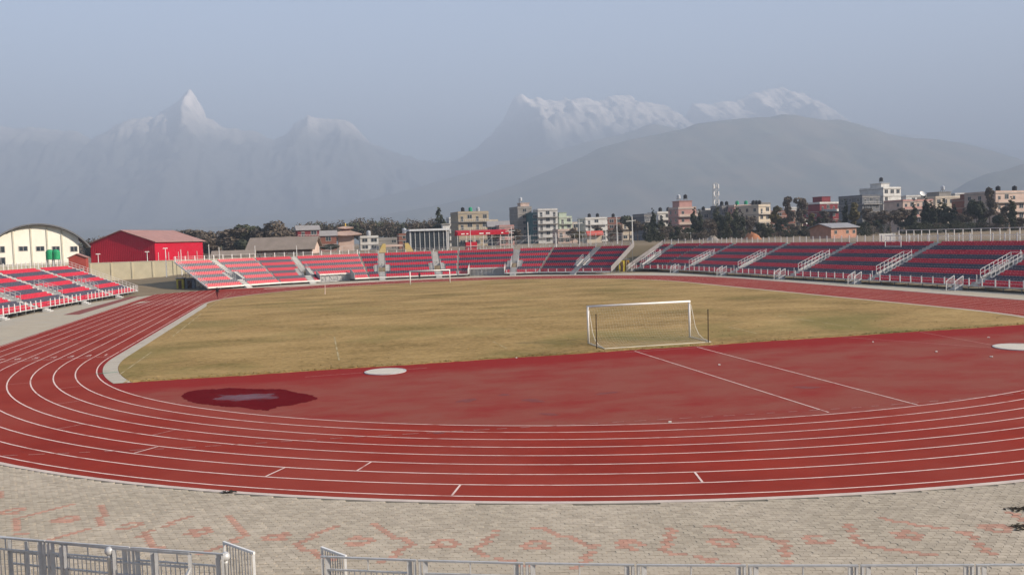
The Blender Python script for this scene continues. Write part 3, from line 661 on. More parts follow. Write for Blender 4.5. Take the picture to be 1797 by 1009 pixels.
        # rails
        zt = Z0+RS*(rows-1); fr = MB(); gapf = sorted([(sc+b.get('fs_off', 0.0)-0.75, sc+b.get('fs_off', 0.0)+0.75) for sc, ty in ais]+[(c0, c1) for c0, c1, _ in cuts])
        if b.get('front_rail', True):
            for s_ in np.arange(0.3, L, post_sp):
                if any(g0 < s_ < g1 for g0, g1 in gapf): continue
                q = Pt(s_, -0.10, 0); obj('rail_post', postm, root, TRS((q[0], q[1], Z0-0.12), ang, (1,1,b.get('fph', 0.95))))
            cur = 0.0
            for g0, g1 in gapf+[(L, L)]:
                if g0 > cur+0.3:
                    for dz in (0.72, 0.40): fr.bar(Pt(cur,-0.10,Z0+dz), Pt(g0,-0.10,Z0+dz), 0.03)
                cur = max(cur, g1)
            obj('front_rail', fr.mesh('front_rail', m_steel), root)
        if b.get('back_rail', True):
            Db = rows*TD+0.1; l0, l1 = -Db*tl, L+Db*tr
            for s_ in np.arange(l0+0.2, l1, post_sp):
                q = Pt(s_, Db, 0); obj('rail_post', postm, root, TRS((q[0], q[1], zt-0.05), ang, (1,1,b.get('bph', 1.35))))
            br = MB()
            for dz in (1.1, 0.75, 0.4): br.bar(Pt(l0,Db,zt+dz), Pt(l1,Db,zt+dz), 0.03)
            for s_ in np.arange(l0+0.3, l1, 0.31): br.bar(Pt(s_,Db,zt+0.41), Pt(s_,Db,zt+1.09), 0.016)
            obj('back_rail', br.mesh('back_rail', m_steel), root)
        if b.get('end_l') or b.get('end_r'):
            for flag, s_ in (('end_l', -0.12), ('end_r', L+0.12)):
                if not b.get(flag): continue
                en = MB(); Dd = rows*TD
                e0_, e1_ = s_-0.04, s_+0.04
                for r in range(0, rows+1): en.bar(Pt(s_, r*TD, Z0+RS*r-0.1), Pt(s_, r*TD, Z0+RS*r+0.85), 0.04)
                for dz in (0.85, 0.45): en.bar(Pt(s_, 0, Z0+dz), Pt(s_, Dd, Z0+RS*rows+dz), 0.045)
                en.hexa([Pt(e0_,0,Z0-0.22),Pt(e1_,0,Z0-0.22),Pt(e1_,Dd,Z0+RS*rows-0.22),Pt(e0_,Dd,Z0+RS*rows-0.22)], [Pt(e0_,0,Z0+0.05),Pt(e1_,0,Z0+0.05),Pt(e1_,Dd,Z0+RS*rows+0.05),Pt(e0_,Dd,Z0+RS*rows+0.05)])
                if b.get(flag) == 'panel':
                    en.hexa([Pt(e0_+.02,0,Z0-0.2),Pt(e1_-.02,0,Z0-0.2),Pt(e1_-.02,Dd,Z0+RS*rows-0.2),Pt(e0_+.02,Dd,Z0+RS*rows-0.2)], [Pt(e0_+.02,0,Z0+0.9),Pt(e1_-.02,0,Z0+0.9),Pt(e1_-.02,Dd,Z0+RS*rows+0.9),Pt(e0_+.02,Dd,Z0+RS*rows+0.9)])
                obj('end_rail', en.mesh('end_rail', mat('end_panel_grey', (0.24,0.225,0.22), (0.19,0.18,0.175)) if b.get(flag) == 'panel' else m_rail), root)
    allp = [(r, s) for r in range(NROW) for s in seats[r]]
    chosen = set()
    if solo:
        P_ = np.array([s[:3] for r, s in allp]); q = px(P_); d = np.linalg.norm(P_-CAM, axis=1)
        ok = (q[:,0] > 2) & (q[:,0] < 1795); o = np.argsort(np.where(ok, d, 1e9))[:SOLO_SEATS]; chosen = set(o.tolist())
    byrow = [[] for _ in range(NROW)]
    for i, (r, s) in enumerate(allp):
        col = 'red' if (r//2) % 2 == 0 else 'blue'
        if i in chosen: obj('seat', sm[col], root, TRS(s[:3], s[3]))
        else: byrow[r].append(s)
    for r in range(NROW):
        if treads[r].v: obj('terrace_step', treads[r].mesh('terrace_step', m_deck), root)
        if not byrow[r]: continue
        a = np.array(byrow[r]); n = len(a); c, s = np.cos(a[:,3])[:,None], np.sin(a[:,3])[:,None]
        jt = rng.normal(0, 0.006, (n, 1))
        Vx = SV[None,:,0]*c-(SV[None,:,1]+jt)*s+a[:,0:1]; Vy = SV[None,:,0]*s+(SV[None,:,1]+jt)*c+a[:,1:2]; Vz = SV[None,:,2]+a[:,2:3]
        Vv = np.stack([Vx,Vy,Vz], -1).reshape(-1,3); Fv = (SF[None]+(np.arange(n)*len(SV))[:,None,None]).reshape(-1,4)
        obj('seat_row', npmesh('seat_row', Vv, Fv, m_red if (r//2) % 2 == 0 else m_blue), root, kind='stuff', label=('row of red plastic seats' if (r//2) % 2 == 0 else 'row of navy blue plastic seats'))

t = thing('seat_bench', 'red seats of the near stand, only their tops showing under the left railing', 'seats', atz(58, 1006, 0.75))
for k, u in enumerate((27, 35, 44, 58, 66, 74, 83, 91)):
    q = atz(u, 1004+0.04*u, 0.95); obj('seat', sm['red'], t, TRS((q[0], q[1], 0.66), math.atan2(q[0], -q[1])+math.pi))
qa, qb = atz(20, 1005, 0.95), atz(98, 1008, 0.95); obj('beam', MB().bar((qa[0],qa[1]-.15,0.60), (qb[0],qb[1]-.15,0.60), 0.1).mesh('beam', m_frame), t)
for q in (qa, qb): obj('leg', MB().bar((q[0],q[1]-.15,0.05), (q[0],q[1]-.15,0.56), 0.08).mesh('leg', m_frame), t)
# right stand
RA, RB = np.array([47.6, 97.0]), np.array([53.5, -9.0]); RL = np.linalg.norm(RB-RA); ru = (RB-RA)/RL
def s_of(y): return (y-RA[1])/ru[1]
t = thing('grandstand', 'long grandstand on the right in shade, rows of red and navy seats', 'grandstand', (55, 40, 0), group='grandstands')
tn = math.tan(0.5*math.radians(24))
stand(t, [dict(A=(44.0, 104.0), B=tuple(RA), tl=0, tr=tn, aisles=[(2.6,'rail')], end_l='panel', fas=0.12, fmat=m_steel, vom=(3,9), front_stair=True, fs_off=-1.6, back_rail=True),
          dict(A=tuple(RA), B=tuple(RB), tl=tn, tr=0, aisles=[(s_of(y),'rail') for y in (86.8,69.2,51.9,34.4,16.9,-1.5)], fas=0.12, fmat=m_steel, vom=(3,9), fs_off=-2.0)], solo=True)
# left stand
t = thing('grandstand', 'sunlit grandstand on the left edge with red and navy seats', 'grandstand', (-58, 70, 0), group='grandstands')
stand(t, [dict(A=(-58.3, 36.0), B=(-50.6, 97.0), aisles=[(s_,'vom') for s_ in (8.5, 21.0, 34.5, 49.0)], end_r=True, fas=0.1, fmat=m_steel, fs_off=1.5, fs_rail=False, fph=1.15)], solo=True, post_sp=1.5)
# curved far stand
FP = [np.array(q, float) for q in [(-39,98.5),(-26.5,107.5),(-9,113),(9,111.5),(25,106),(36.5,94.5)]]
tans = [0.0]
for k in range(1, 5):
    d0 = FP[k]-FP[k-1]; d1 = FP[k+1]-FP[k]; a = math.atan2(d0[1], d0[0])-math.atan2(d1[1], d1[0]); tans.append(math.tan(a/2))
tans.append(0.0)
t = thing('grandstand', 'curved grandstand across the far bend with red and navy seats', 'grandstand', (0, 116, 0), group='grandstands')
Ls = [np.linalg.norm(FP[k+1]-FP[k]) for k in range(5)]
blk = []
spec = [([(8.0,'vom')], []), ([(6.2,'vom')], [(8.0, 15.2, 4)]), ([(2.6,'vom'),(14.2,'vom')], []), ([(11.6,'vom')], [(2.2, 9.8, 4)]), ([(8.2,'vom')], [])]
for k in range(5):
    blk.append(dict(A=tuple(FP[k]), B=tuple(FP[k+1]), tl=tans[k], tr=tans[k+1], aisles=spec[k][0], cuts=spec[k][1], end_l=(True if k == 0 else False), end_r=('panel' if k == 4 else False), front_rail=(k >= 3), fph=0.7, fs_rail=False, fas=0.26, bph=1.25 if k in (0,1) else 0.9))
stand(t, blk, post_sp=2.0)

# ---------------------------------------------------------------- goals
def goal(loc, W, H, r, label, net=True, base=0.035):
    t = thing('football_goal', label, 'goal', (loc[0], loc[1], base), group='football goals')
    x0, x1, y = loc[0]-W/2, loc[0]+W/2, loc[1]
    for x in (x0, x1): obj('post', MB().tube([(x,y,base-0.02),(x,y,base+H)], r, 12).mesh('post', m_white, True), t)
    obj('crossbar', MB().tube([(x0-r,y,base+H),(x1+r,y,base+H)], r, 12).mesh('crossbar', m_white, True), t)
    if not net: return t
    prof = np.array([(0,H),(-0.35,H-0.35),(-0.62,H-0.95),(-0.95,H-1.75),(-1.5,0.36),(-2.2,0.13),(-3.4,0.02)])
    pl = np.r_[0, np.cumsum(np.hypot(*np.diff(prof, axis=0).T))]
    def pr(s): return np.interp(s, pl, prof[:,0]), np.interp(s, pl, prof[:,1])
    nm = MB(); ss = np.linspace(0, pl[-1], 24)
    for x in np.arange(x0, x1+0.01, 0.2):
        P_ = [(x+0.04*math.sin(x*3+k), y+pr(s)[0], base+pr(s)[1]) for k, s in enumerate(ss[::3])]
        for a, b in zip(P_[:-1], P_[1:]): nm.bar(a, b, 0.0045)
    for s in ss[1:]:
        dy, z = pr(s); nm.bar((x0,y+dy,base+z), (x1,y+dy,base+z), 0.0045)
    for x in (x0, x1):
        for s in ss[1:]:
            dy, z = pr(s); nm.bar((x,y,base+z), (x,y+dy,base+z), 0.0045)
        for d in np.arange(-0.25, -3.4, -0.25):
            z = np.interp(-d, -prof[:,0], prof[:,1]); nm.bar((x,y+d,base), (x,y+d,base+z), 0.0045)
    nt_ = obj('net', nm.mesh('net', mat('net_cord', (0.50,0.46,0.38))), t)
    cd_ = MB()
    for x in (x0, x1):
        P_ = [(x,y+a,base+b) for a, b in prof]
        for a, b in zip(P_[:-1], P_[1:]): cd_.bar(a, b, 0.028)
        cd_.bar((x,y,base+0.02), (x,y-3.4,base+0.02), 0.045)
    cd_.bar((x0,y-3.4,base+0.02), (x1,y-3.4,base+0.02), 0.05)
    obj('net_cord', cd_.mesh('net_cord', mat('cord_pale', (0.68,0.63,0.52))), nt_)
    return t
goal((1.40, -8.7), 7.8, 2.62, 0.075, 'white football goal with sagging net at the near end of the pitch')
goal((-0.2, 87.0), 7.1, 2.35, 0.09, 'white football goal at the far end before the far stand', net=False)
for (u, v, h, lab) in [(1047,612,2.35,'dark rusty pole behind the left side of the near goal net'), (1243,601,2.30,'dark rusty pole right of the near goal')]:
    q = atz(u, v, 0.03); t = thing('net_pole', lab, 'pole', (q[0], q[1], 0.02), group='net poles behind the near goal')
    obj('shaft', MB().tube([(q[0],q[1],0.0),(q[0]+0.02,q[1],h)], 0.035, 8).mesh('shaft', m_rust), t)
    obj('cap', MB().lathe((q[0]+0.02,q[1],h), [(0.05,0.0),(0.05,0.03),(0.02,0.05)], 8).mesh('cap', m_rust), t)
q = atz(570.5, 517); obj('corner_flag_post', MB().tube([(q[0],q[1],0.0),(q[0]+0.05,q[1],1.5)], [0.05,0.035], 8).mesh('corner_flag_post', m_line), label='short pale marker post standing in the far left grass', cat='post')

# ---------------------------------------------------------------- people
def person(loc, H, rz, pose, top, legs, label):
    s = H/1.75; t = thing('person', label, 'person', loc, rz, 'people on the track')
    J = {'pel':(0,0,.95),'wai':(0,-.01,1.10),'che':(0,-.01,1.32),'nec':(0,0,1.48),'hd':(0,.02,1.60),'hdt':(0,.02,1.70),
         'lh':(-.09,0,.92),'lk':(-.10,.06+pose*.10,.50),'la':(-.10,pose*.05,.09),'lt':(-.11,.14+pose*.1,.03),
         'rh':(.09,0,.92),'rk':(.10,.05-pose*.02,.50),'ra':(.10,-pose*.28,.11),'rt':(.11,.10-pose*.24,.03),
         'ls':(-.17,0,1.40),'le':(-.23,-.06-pose*.10,1.14),'lw':(-.22,.04-pose*.05,.90),'lf':(-.21,.07,.80),
         'rs':(.17,0,1.40),'re':(.23,-.04+pose*.08,1.14),'rw':(.22,.10+pose*.12,.92),'rf':(.21,.15+pose*.13,.83)}
    Rd = {'pel':.15,'wai':.13,'che':.16,'nec':.06,'hd':.095,'hdt':.075,'lh':.10,'lk':.065,'la':.042,'lt':.035,'rh':.10,'rk':.065,'ra':.042,'rt':.035,'ls':.075,'le':.05,'lw':.034,'lf':.03,'rs':.075,'re':.05,'rw':.034,'rf':.03}
    E_ = [('pel','wai'),('wai','che'),('che','nec'),('nec','hd'),('hd','hdt'),('pel','lh'),('lh','lk'),('lk','la'),('la','lt'),('pel','rh'),('rh','rk'),('rk','ra'),('ra','rt'),('che','ls'),('ls','le'),('le','lw'),('lw','lf'),('che','rs'),('rs','re'),('re','rw'),('rw','rf')]
    ks = list(J); me = bpy.data.meshes.new('body'); me.from_pydata([tuple(c*s for c in J[k]) for k in ks], [(ks.index(a), ks.index(b)) for a, b in E_], [])
    o = bpy.data.objects.new('tmp_body', me); COL.objects.link(o); md = o.modifiers.new('skin', 'SKIN')
    for i, k in enumerate(ks): me.skin_vertices[0].data[i].radius = (1.12*Rd[k]*s*(1.15 if k in ('pel','wai','che') else 1.0), Rd[k]*s*(0.75 if k in ('pel','wai','che') else 1.0))
    me.skin_vertices[0].data[0].use_root = True
    sb = o.modifiers.new('sub', 'SUBSURF'); sb.levels = 1; sb.render_levels = 1
    dg = bpy.context.evaluated_depsgraph_get(); bm = bpy.data.meshes.new_from_object(o.evaluated_get(dg)); bpy.data.objects.remove(o)
    sk_ = mat('skin_tone', (0.22,0.12,0.075)); bm.materials.clear()
    for m in (top, legs, sk_): bm.materials.append(m)
    for p_ in bm.polygons:
        c = p_.center/s; p_.material_index = 2 if (c.z > 1.47 or (abs(c.x) > .17 and c.z < .93 and c.z > .7)) else (1 if c.z < .96 else 0); p_.use_smooth = True
    wm = WM[t.name]; obj('body', bm, t, wm)
    hb = MB().lathe((0,0.005*s,1.62*s), [(.108*s,-.02*s),(.112*s,.03*s),(.10*s,.08*s),(.06*s,.125*s),(.01*s,.14*s)], 12); obj('hair', hb.mesh('hair', m_dark, True), t, wm)
mb_dark = mat('black_cloth', (0.018,0.014,0.016)); mb_mar = mat('maroon_cloth', (0.11,0.012,0.016))
q = atz(382, 524); person((q[0], q[1], 0.02), 1.68, math.radians(150), 1.0, mb_dark, mb_mar, 'person in black top and dark red trousers walking on the left straight')
q = atz(737, 491); person((q[0], q[1]+0.6, 0.02), 1.45, math.radians(180), 0.2, mb_dark, mb_dark, 'person in dark clothes standing on the far bend behind the far goal')

# ---------------------------------------------------------------- foliage
def leaf_mat(name, c1, c2): 
    m = mat(name, c1, c2, 0.5, 0.7, spec=0.15); b = m.node_tree.nodes['Principled BSDF']; b.inputs['Subsurface Weight'].default_value = 0.0; return m
ml_green = leaf_mat('leaf_green', (0.080,0.084,0.046), (0.042,0.047,0.026))
ml_dark = leaf_mat('leaf_dark', (0.050,0.056,0.034), (0.026,0.031,0.019))
ml_brown = leaf_mat('leaf_brown', (0.130,0.102,0.074), (0.072,0.057,0.044))
ml_yel = leaf_mat('leaf_yellow', (0.150,0.120,0.045), (0.085,0.070,0.028))
m_bark = mat('bark', (0.13,0.10,0.075), (0.07,0.055,0.04), 6.0, 0.95)
def crown_mesh(kind, n, m, seed, leaf=0.42):
    g = np.random.default_rng(seed)
    if kind == 'round':
        k = 11; C_ = g.normal(0, 1, (k,3)); C_ /= np.linalg.norm(C_, axis=1)[:,None]; C_ *= g.uniform(0.25,0.72,(k,1)); C_[:,2] *= 0.75; rs = g.uniform(0.26,0.46,k)
    elif kind == 'spread':
        k = 13; a = g.uniform(0,6.28,k); rr = np.sqrt(g.uniform(0.05,1,k))*0.8; C_ = np.c_[rr*np.cos(a), rr*np.sin(a), g.uniform(-0.15,0.45,k)-0.35*rr]; rs = g.uniform(0.2,0.38,k)
    elif kind == 'cypress':
        k = 16; z = np.linspace(-0.95,0.95,k); C_ = np.c_[g.normal(0,0.05,k), g.normal(0,0.05,k), z]; rs = 0.17*np.clip(1.1-np.abs(z+0.25)**1.6*0.75, 0.25, 1)*g.uniform(0.8,1.2,k)
    elif kind == 'conifer':
        k = 22; z = np.linspace(-0.9,0.95,k); a = g.uniform(0,6.28,k); rr = (0.95-z)*0.24; C_ = np.c_[rr*np.cos(a), rr*np.sin(a), z]; rs = 0.08+(0.95-z)*0.11
    elif kind == 'bush':
        k = 18; a = g.uniform(0,6.28,k); rr = np.sqrt(g.uniform(0,1,k))*0.62; z = g.uniform(-0.8,0.7,k); rr *= np.clip(1.1-np.maximum(z,0)*0.7,0.3,1); C_ = np.c_[rr*np.cos(a), rr*np.sin(a), z]; rs = g.uniform(0.2,0.36,k)
    else:
        k = 15; z = g.uniform(-0.8,0.85,k); a = g.uniform(0,6.28,k); rr = g.uniform(0,0.4,k)*(1-np.abs(z)*0.5); C_ = np.c_[rr*np.cos(a), rr*np.sin(a), z]; rs = g.uniform(0.14,0.26,k)
    w_ = rs**2; idx = g.choice(k, n, p=w_/w_.sum()); d = g.normal(0,1,(n,3)); d /= np.linalg.norm(d, axis=1)[:,None]
    P_ = C_[idx]+d*(rs[idx]*g.uniform(0.55,1.08,n)**0.6)[:,None]
    nrm = d+g.normal(0,0.5,(n,3)); nrm /= np.linalg.norm(nrm, axis=1)[:,None]
    a = np.cross(nrm, g.normal(0,1,(n,3))); a /= np.linalg.norm(a, axis=1)[:,None]; b = np.cross(nrm, a); sz = (leaf*g.uniform(0.5,1.2,n)/10)[:,None]
    V = np.stack([P_-a*sz-b*sz*.6, P_+a*sz-b*sz*.5, P_+a*sz*.8+b*sz*.7, P_-a*sz*.7+b*sz*.6], 1).reshape(-1,3)
    return npmesh('crown', V, np.arange(4*n).reshape(-1,4), m), C_, rs
TREES = {}
def tree_kind(key, kind, n, m, seed, leaf, trunk_r=0.035, limbs=7):
    cm, C_, rs = crown_mesh(kind, n, m, seed, leaf); g = np.random.default_rng(seed+100); tb = MB()
    base = -1.75 if kind in ('round','spread','open') else (-1.0 if kind == 'bush' else -1.12)
    tb.tube([(0,0,base),(0.02,0.01,(base-0.6)/2),(0.0,0.02,-0.35),(0.03,0,0.3)], [trunk_r*1.5,trunk_r*1.1,trunk_r*0.9,trunk_r*0.3], 7)
    for q in C_[:limbs]: tb.tube([(0,0,min(-0.25,q[2]-0.4)),(q[0]*.5,q[1]*.5,q[2]*.6-0.12),tuple(q)], [trunk_r*.6,trunk_r*.4,trunk_r*.12], 5)
    TREES[key] = (cm, tb.mesh('trunk', m_bark), base)
tree_kind('g1','round',2600,ml_green,1,0.75); tree_kind('g2','spread',2600,ml_green,2,0.75); tree_kind('b1','round',1700,ml_brown,3,0.7); tree_kind('b2','open',1500,ml_brown,4,0.62)
tree_kind('d1','round',2600,ml_dark,5,0.8); tree_kind('cy','cypress',1700,ml_dark,6,0.5,0.02,3); tree_kind('y1','open',1900,ml_yel,7,0.62); tree_kind('co','conifer',1700,ml_dark,8,0.62,0.02,9); tree_kind('cg','cypress',1500,ml_green,9,0.5,0.02,3); tree_kind('s1','spread',2400,ml_brown,10,0.6); tree_kind('h1','bush',2600,ml_dark,11,0.62); tree_kind('h2','bush',2200,ml_green,12,0.62); tree_kind('h3','bush',1500,ml_brown,13,0.55)
def tree(name, key, u, vtop, Y, w, label, group, base=None, squash=1.0):
    """crown top at pixel row vtop when standing at depth Y; w = crown width in metres"""
    cm, tm, bz = TREES[key]; p0 = at(u, vtop, Y); x, y = p0[0], Y; gz = float(ground_z(x, y)) if base is None else base
    Ht = p0[2]-gz; hz = Ht/(1.0-bz); sx = w/2 if key in ('g1','g2','b1','d1','s1','h1','h2','h3') else (w/0.40 if key in ('cy','cg') else w/1.0)
    cz = gz-bz*hz; t = thing(name, label, 'tree', (x, y, gz), 0, group); rz = random.uniform(0, 6.28)
    obj('trunk', tm, t, TRS((x,y,cz), rz, (sx, sx, hz))); obj('crown', cm, t, TRS((x,y,cz), rz, (sx, sx, hz)))

# ---------------------------------------------------------------- buildings
win_f = MB().box(-.5,.5,-.06,-.01,0,.07).box(-.5,.5,-.06,-.01,.93,1).box(-.5,-.43,-.06,-.01,.07,.93).box(.43,.5,-.06,-.01,.07,.93).box(-.03,.03,-.05,-.01,.07,.93).mesh('window', m_wframe)
win_p = MB().box(-.43,.43,-.03,-.004,.07,.93).mesh('pane', m_glass)
door_m = mat('door_brown', (0.10,0.06,0.04))
m_tankb = mat('tank_black', (0.02,0.02,0.022), rough=0.5); m_tankg = mat('tank_green', (0.03,0.30,0.16), (0.02,0.22,0.11), rough=0.5); m_tanks = mat('tank_steel', (0.55,0.56,0.57), (0.4,0.41,0.42), rough=0.35, metal=0.4)
m_slab = mat('concrete_slab', (0.36,0.34,0.31), (0.27,0.255,0.235), 0.7, 0.9)
WALLS = dict(cream=mat('wall_cream', (0.52,0.45,0.36), (0.42,0.36,0.28), 0.5, 0.9), tan=mat('wall_tan', (0.36,0.30,0.22), (0.29,0.24,0.17), 0.5, 0.9), grey=mat('wall_grey', (0.25,0.235,0.22), (0.19,0.18,0.165), 0.5, 0.9),
    white=mat('wall_white', (0.60,0.59,0.56), (0.44,0.43,0.41), 0.5, 0.85), teal=mat('wall_teal', (0.05,0.13,0.14), (0.04,0.10,0.11), 0.5, 0.8), pink=mat('wall_pink', (0.44,0.25,0.22), (0.34,0.19,0.17), 0.5, 0.85),
    brick=mat('wall_brick', (0.24,0.105,0.075), (0.17,0.075,0.055), 0.8, 0.9), maroon=mat('wall_maroon', (0.20,0.035,0.040), (0.15,0.028,0.032), 0.6, 0.85), slate=mat('wall_slate', (0.13,0.135,0.15), (0.10,0.105,0.115), 0.6, 0.85),
    peach=mat('wall_peach', (0.52,0.40,0.34), (0.40,0.30,0.25), 0.5, 0.85), ltgreen=mat('wall_green', (0.40,0.46,0.36), (0.32,0.37,0.29), 0.5, 0.85))
def tank(x, y, z, col, label):
    t = thing('water_tank', label, 'water tank', (x, y, z), group='rooftop water tanks'); r = 0.75
    st = MB()
    for dx in (-.5,.5):
        for dy in (-.5,.5): st.bar((x+dx,y+dy,z), (x+dx,y+dy,z+0.7), 0.1)
    obj('stand', st.box(x-.7,x+.7,y-.7,y+.7,z+0.7,z+0.8).mesh('stand', m_frame), t)
    obj('drum', MB().lathe((x,y,z+0.8), [(r,0),(r,0.25),(r*1.04,0.3),(r,0.35),(r,0.8),(r*1.04,0.85),(r,0.9),(r,1.25),(r*.75,1.5),(r*.3,1.6)], 16).mesh('drum', dict(k=m_tankb,g=m_tankg,s=m_tanks)[col], False), t)
    obj('lid', MB().lathe((x,y,z+2.38), [(r*.34,0),(r*.34,0.12),(r*.1,0.16)], 12).mesh('lid', dict(k=m_tankb,g=m_tankg,s=m_tanks)[col]), t)
def building(u0, u1, vt, Y, floors, wall, label, depth=9, yaw=0, zb=None, balcony=(), tanks='', top=None, side=None, win=2.7, wall2=None, slabs=True, tanklab='', name='apartment_building', pitched=None, winfill=None):
    a, b = at(u0, vt, Y), at(u1, vt, Y); x0, x1 = a[0], b[0]; zt = (a[2]+b[2])/2; W = x1-x0; cx_ = (x0+x1)/2
    zb = float(ground_z(cx_, Y)) if zb is None else zb; zb -= 0.3; H = zt-zb; fh = H/floors
    t = thing(name, label, 'building', (cx_, Y, zb), 0, 'town buildings behind the stadium')
    Mw = Matrix.Translation((cx_, Y, zb)) @ Matrix.Rotation(math.radians(yaw), 4, 'Z')
    body = MB().box(-W/2, W/2, 0, depth, 0, H-0.25); wl_ = obj('wall', body.mesh('wall', WALLS[wall]), t, Mw)
    if slabs:
        for f in range(1, floors+1):
            bal = 1.1 if f in balcony else 0.18
            obj('floor_slab', MB().box(-W/2-0.15, W/2+0.15, -bal, depth+0.15, f*fh-0.24, f*fh-0.04).mesh('floor_slab', m_slab), t, Mw)
            if f in balcony:
                rb = MB().box(-W/2-0.1, W/2+0.1, -1.1, -1.02, f*fh-0.03, f*fh+0.85) if wall2 else None
                if rb is None:
                    rb = MB().bar((-W/2,-1.06,f*fh+0.9), (W/2,-1.06,f*fh+0.9), 0.07)
                    for xx in np.arange(-W/2, W/2+0.01, 0.9): rb.bar((xx,-1.06,f*fh-0.03), (xx,-1.06,f*fh+0.87), 0.05)
                obj('balcony_rail', rb.mesh('balcony_rail', WALLS[wall2] if wall2 else m_rail), t, Mw)
    pr_ = MB().box(-W/2-.02,W/2+.02,-.02,.14,H-.03,H+.65).box(-W/2-.02,W/2+.02,depth-.14,depth+.02,H-.03,H+.65).box(-W/2-.02,-W/2+.14,.145,depth-.145,H-.03,H+.65).box(W/2-.14,W/2+.02,.145,depth-.145,H-.03,H+.65)
    if not pitched: obj('parapet', pr_.mesh('parapet', WALLS[wall2 or wall]), t, Mw)
    else:
        rf = MB(); o_ = 0.5; rf.hexa([(-W/2-o_,-o_,H-.2),(W/2+o_,-o_,H-.2),(W/2+o_,depth+o_,H-.2),(-W/2-o_,depth+o_,H-.2)], [(-W/2-o_,depth*.45,H+pitched),(W/2+o_,depth*.45,H+pitched),(W/2+o_,depth*.55,H+pitched),(-W/2-o_,depth*.55,H+pitched)]); obj('roof', rf.mesh('roof', mat('roof_tin', (0.30,0.28,0.27))), t, Mw)
    def put(x, z, sx, sz, face):
        if face == 'f': m = Matrix.Translation((x,0,z))
        elif face == 'l': m = Matrix.Translation((-W/2,x,z)) @ Matrix.Rotation(-math.pi/2,4,'Z')
        else: m = Matrix.Translation((W/2,x,z)) @ Matrix.Rotation(math.pi/2,4,'Z')
        wm = Mw @ m @ Matrix.Diagonal(Vector((sx,1,sz,1))); o = obj('window', win_f, t, wm); obj('pane', win_p, o, wm)
    g = np.random.default_rng(int(u0*7+vt))
    for f in range(floors):
        n = max(1, int(W/win))
        for k in range(n):
            if g.random() < 0.12: continue
            wd = min(2.1, W/n*0.70)*g.uniform(0.8,1.05); hh = min(1.7, fh*0.56)
            if f in balcony and k % 2 == 0: put(-W/2+W*(k+.5)/n, f*fh+0.05, min(1.1,wd), min(2.1,fh*.72), 'f')
            else: put(-W/2+W*(k+.5)/n, f*fh+fh*0.32, wd, hh, 'f')
        if side:
            for k in range(max(1, int(depth/3.6))):
                if g.random() < 0.4: continue
                for fc in side: put(depth*(k+.5)/max(1, int(depth/3.6)), f*fh+fh*0.32, 1.3, min(1.4,fh*.48), fc)
    zr = zb+H
    for (tx, tw, thh, tc) in (top or []):
        obj('stair_tower', MB().box(W*tx-tw/2, W*tx+tw/2, depth*.35, depth*.35+tw*1.1, H-.02, H+thh).box(W*tx-tw/2-.25, W*tx+tw/2+.25, depth*.35-.25, depth*.35+tw*1.1+.25, H+thh+.003, H+thh+.18).mesh('stair_tower', WALLS[tc]), t, Mw)
    for k, ch in enumerate(tanks):
        hx = W*(-0.38+0.76*(k+.5)/len(tanks)); zz = zr-0.02
        for (tx, tw, thh, tc) in (top or []):
            if abs(W*tx-hx) < tw/2+0.6: zz = zr+thh+0.2
        q = Mw @ Vector((hx, depth*.35+ (1.2 if zz > zr else 0), 0)); tank(q.x, q.y, zz, ch, {'k':'black','g':'green','s':'pale steel'}[ch]+' water tank on '+(tanklab or label.split(' behind')[0].split(' with')[0])+(', '+['first','second','third','fourth'][k] if len(tanks) > 1 else ''))
    return t
building(803,858,374,270,4,'tan','tan concrete block with roof tanks left of the red canopy',11,6,balcony=(2,3),tanks='kgs',tanklab='the tan block left of centre')
building(858,893,397,255,3,'slate','dark gabled house between the tan block and the grey tower',8,-8,pitched=2.0)
building(876,902,398,250,3,'pink','small pink house beside the dark gabled house',6,0,balcony=(1,2))
building(908,933,365,300,6,'grey','tall blank grey block with a dome tank on its roof',12,4,top=[(0.25,4,2.2,'peach')],tanks='s',tanklab='the tall grey block',win=9)
building(931,946,376,292,5,'teal','narrow dark teal block between the grey and white blocks',8,0,slabs=False,win=3.2)
building(944,978,369,290,5,'white','white five-storey block with balconies beside the teal block',10,-3,balcony=(1,2,3,4),win=2.4)
building(981,1004,382,300,4,'ltgreen','pale green stepped house right of the white five-storey block',9,5,balcony=(2,3),top=[(0.0,3.5,2.2,'ltgreen')],side='l')
building(979,1012,405,235,2,'peach','low peach house with terrace below the pale green house',7,0,balcony=(1,),win=1.9)
building(1027,1066,384,300,4,'white','white balcony block behind the red awning',10,3,balcony=(1,2,3),tanks='kk',side='l')
building(1067,1092,384,310,4,'brick','narrow brown brick block behind the floodlight poles',9,-4,tanks='k',side='l')
building(1004,1028,392,330,3,'cream','small cream house far behind the peach house',8,0)
building(1130,1143,378,250,4,'slate','narrow dark block at the left end of the tree row',9,8,balcony=(1,2,3))
building(1153,1191,374,265,4,'white','white terraced house left of the pink tower house',9,4,balcony=(2,3),tanks='kk',side='l')
building(1190,1222,366,250,4,'pink','pink tower house with white terrace rails',9,2,balcony=(1,2,3),top=[(0.12,5.5,3.0,'pink')],tanks='sk',wall2='peach',side='l')
building(1222,1256,372,285,3,'grey','low grey house right of the pink tower house',9,-5,side='l',tanks='k')
building(1266,1290,363,275,4,'slate','slate grey house left of the green roof tanks',9,5,tanks='kk',side='l')
building(1288,1330,362,270,4,'pink','pale pink long house carrying green roof tanks',10,3,tanks='gg',wall2='peach',side='l')
building(1327,1356,362,240,4,'cream','grey fronted corner house with black roof tanks',11,22,tanks='kkk',side='l',balcony=(3,))
building(1352,1395,372,300,4,'brick','brick house half hidden behind bare trees',9,0,tanks='ks',balcony=(3,))
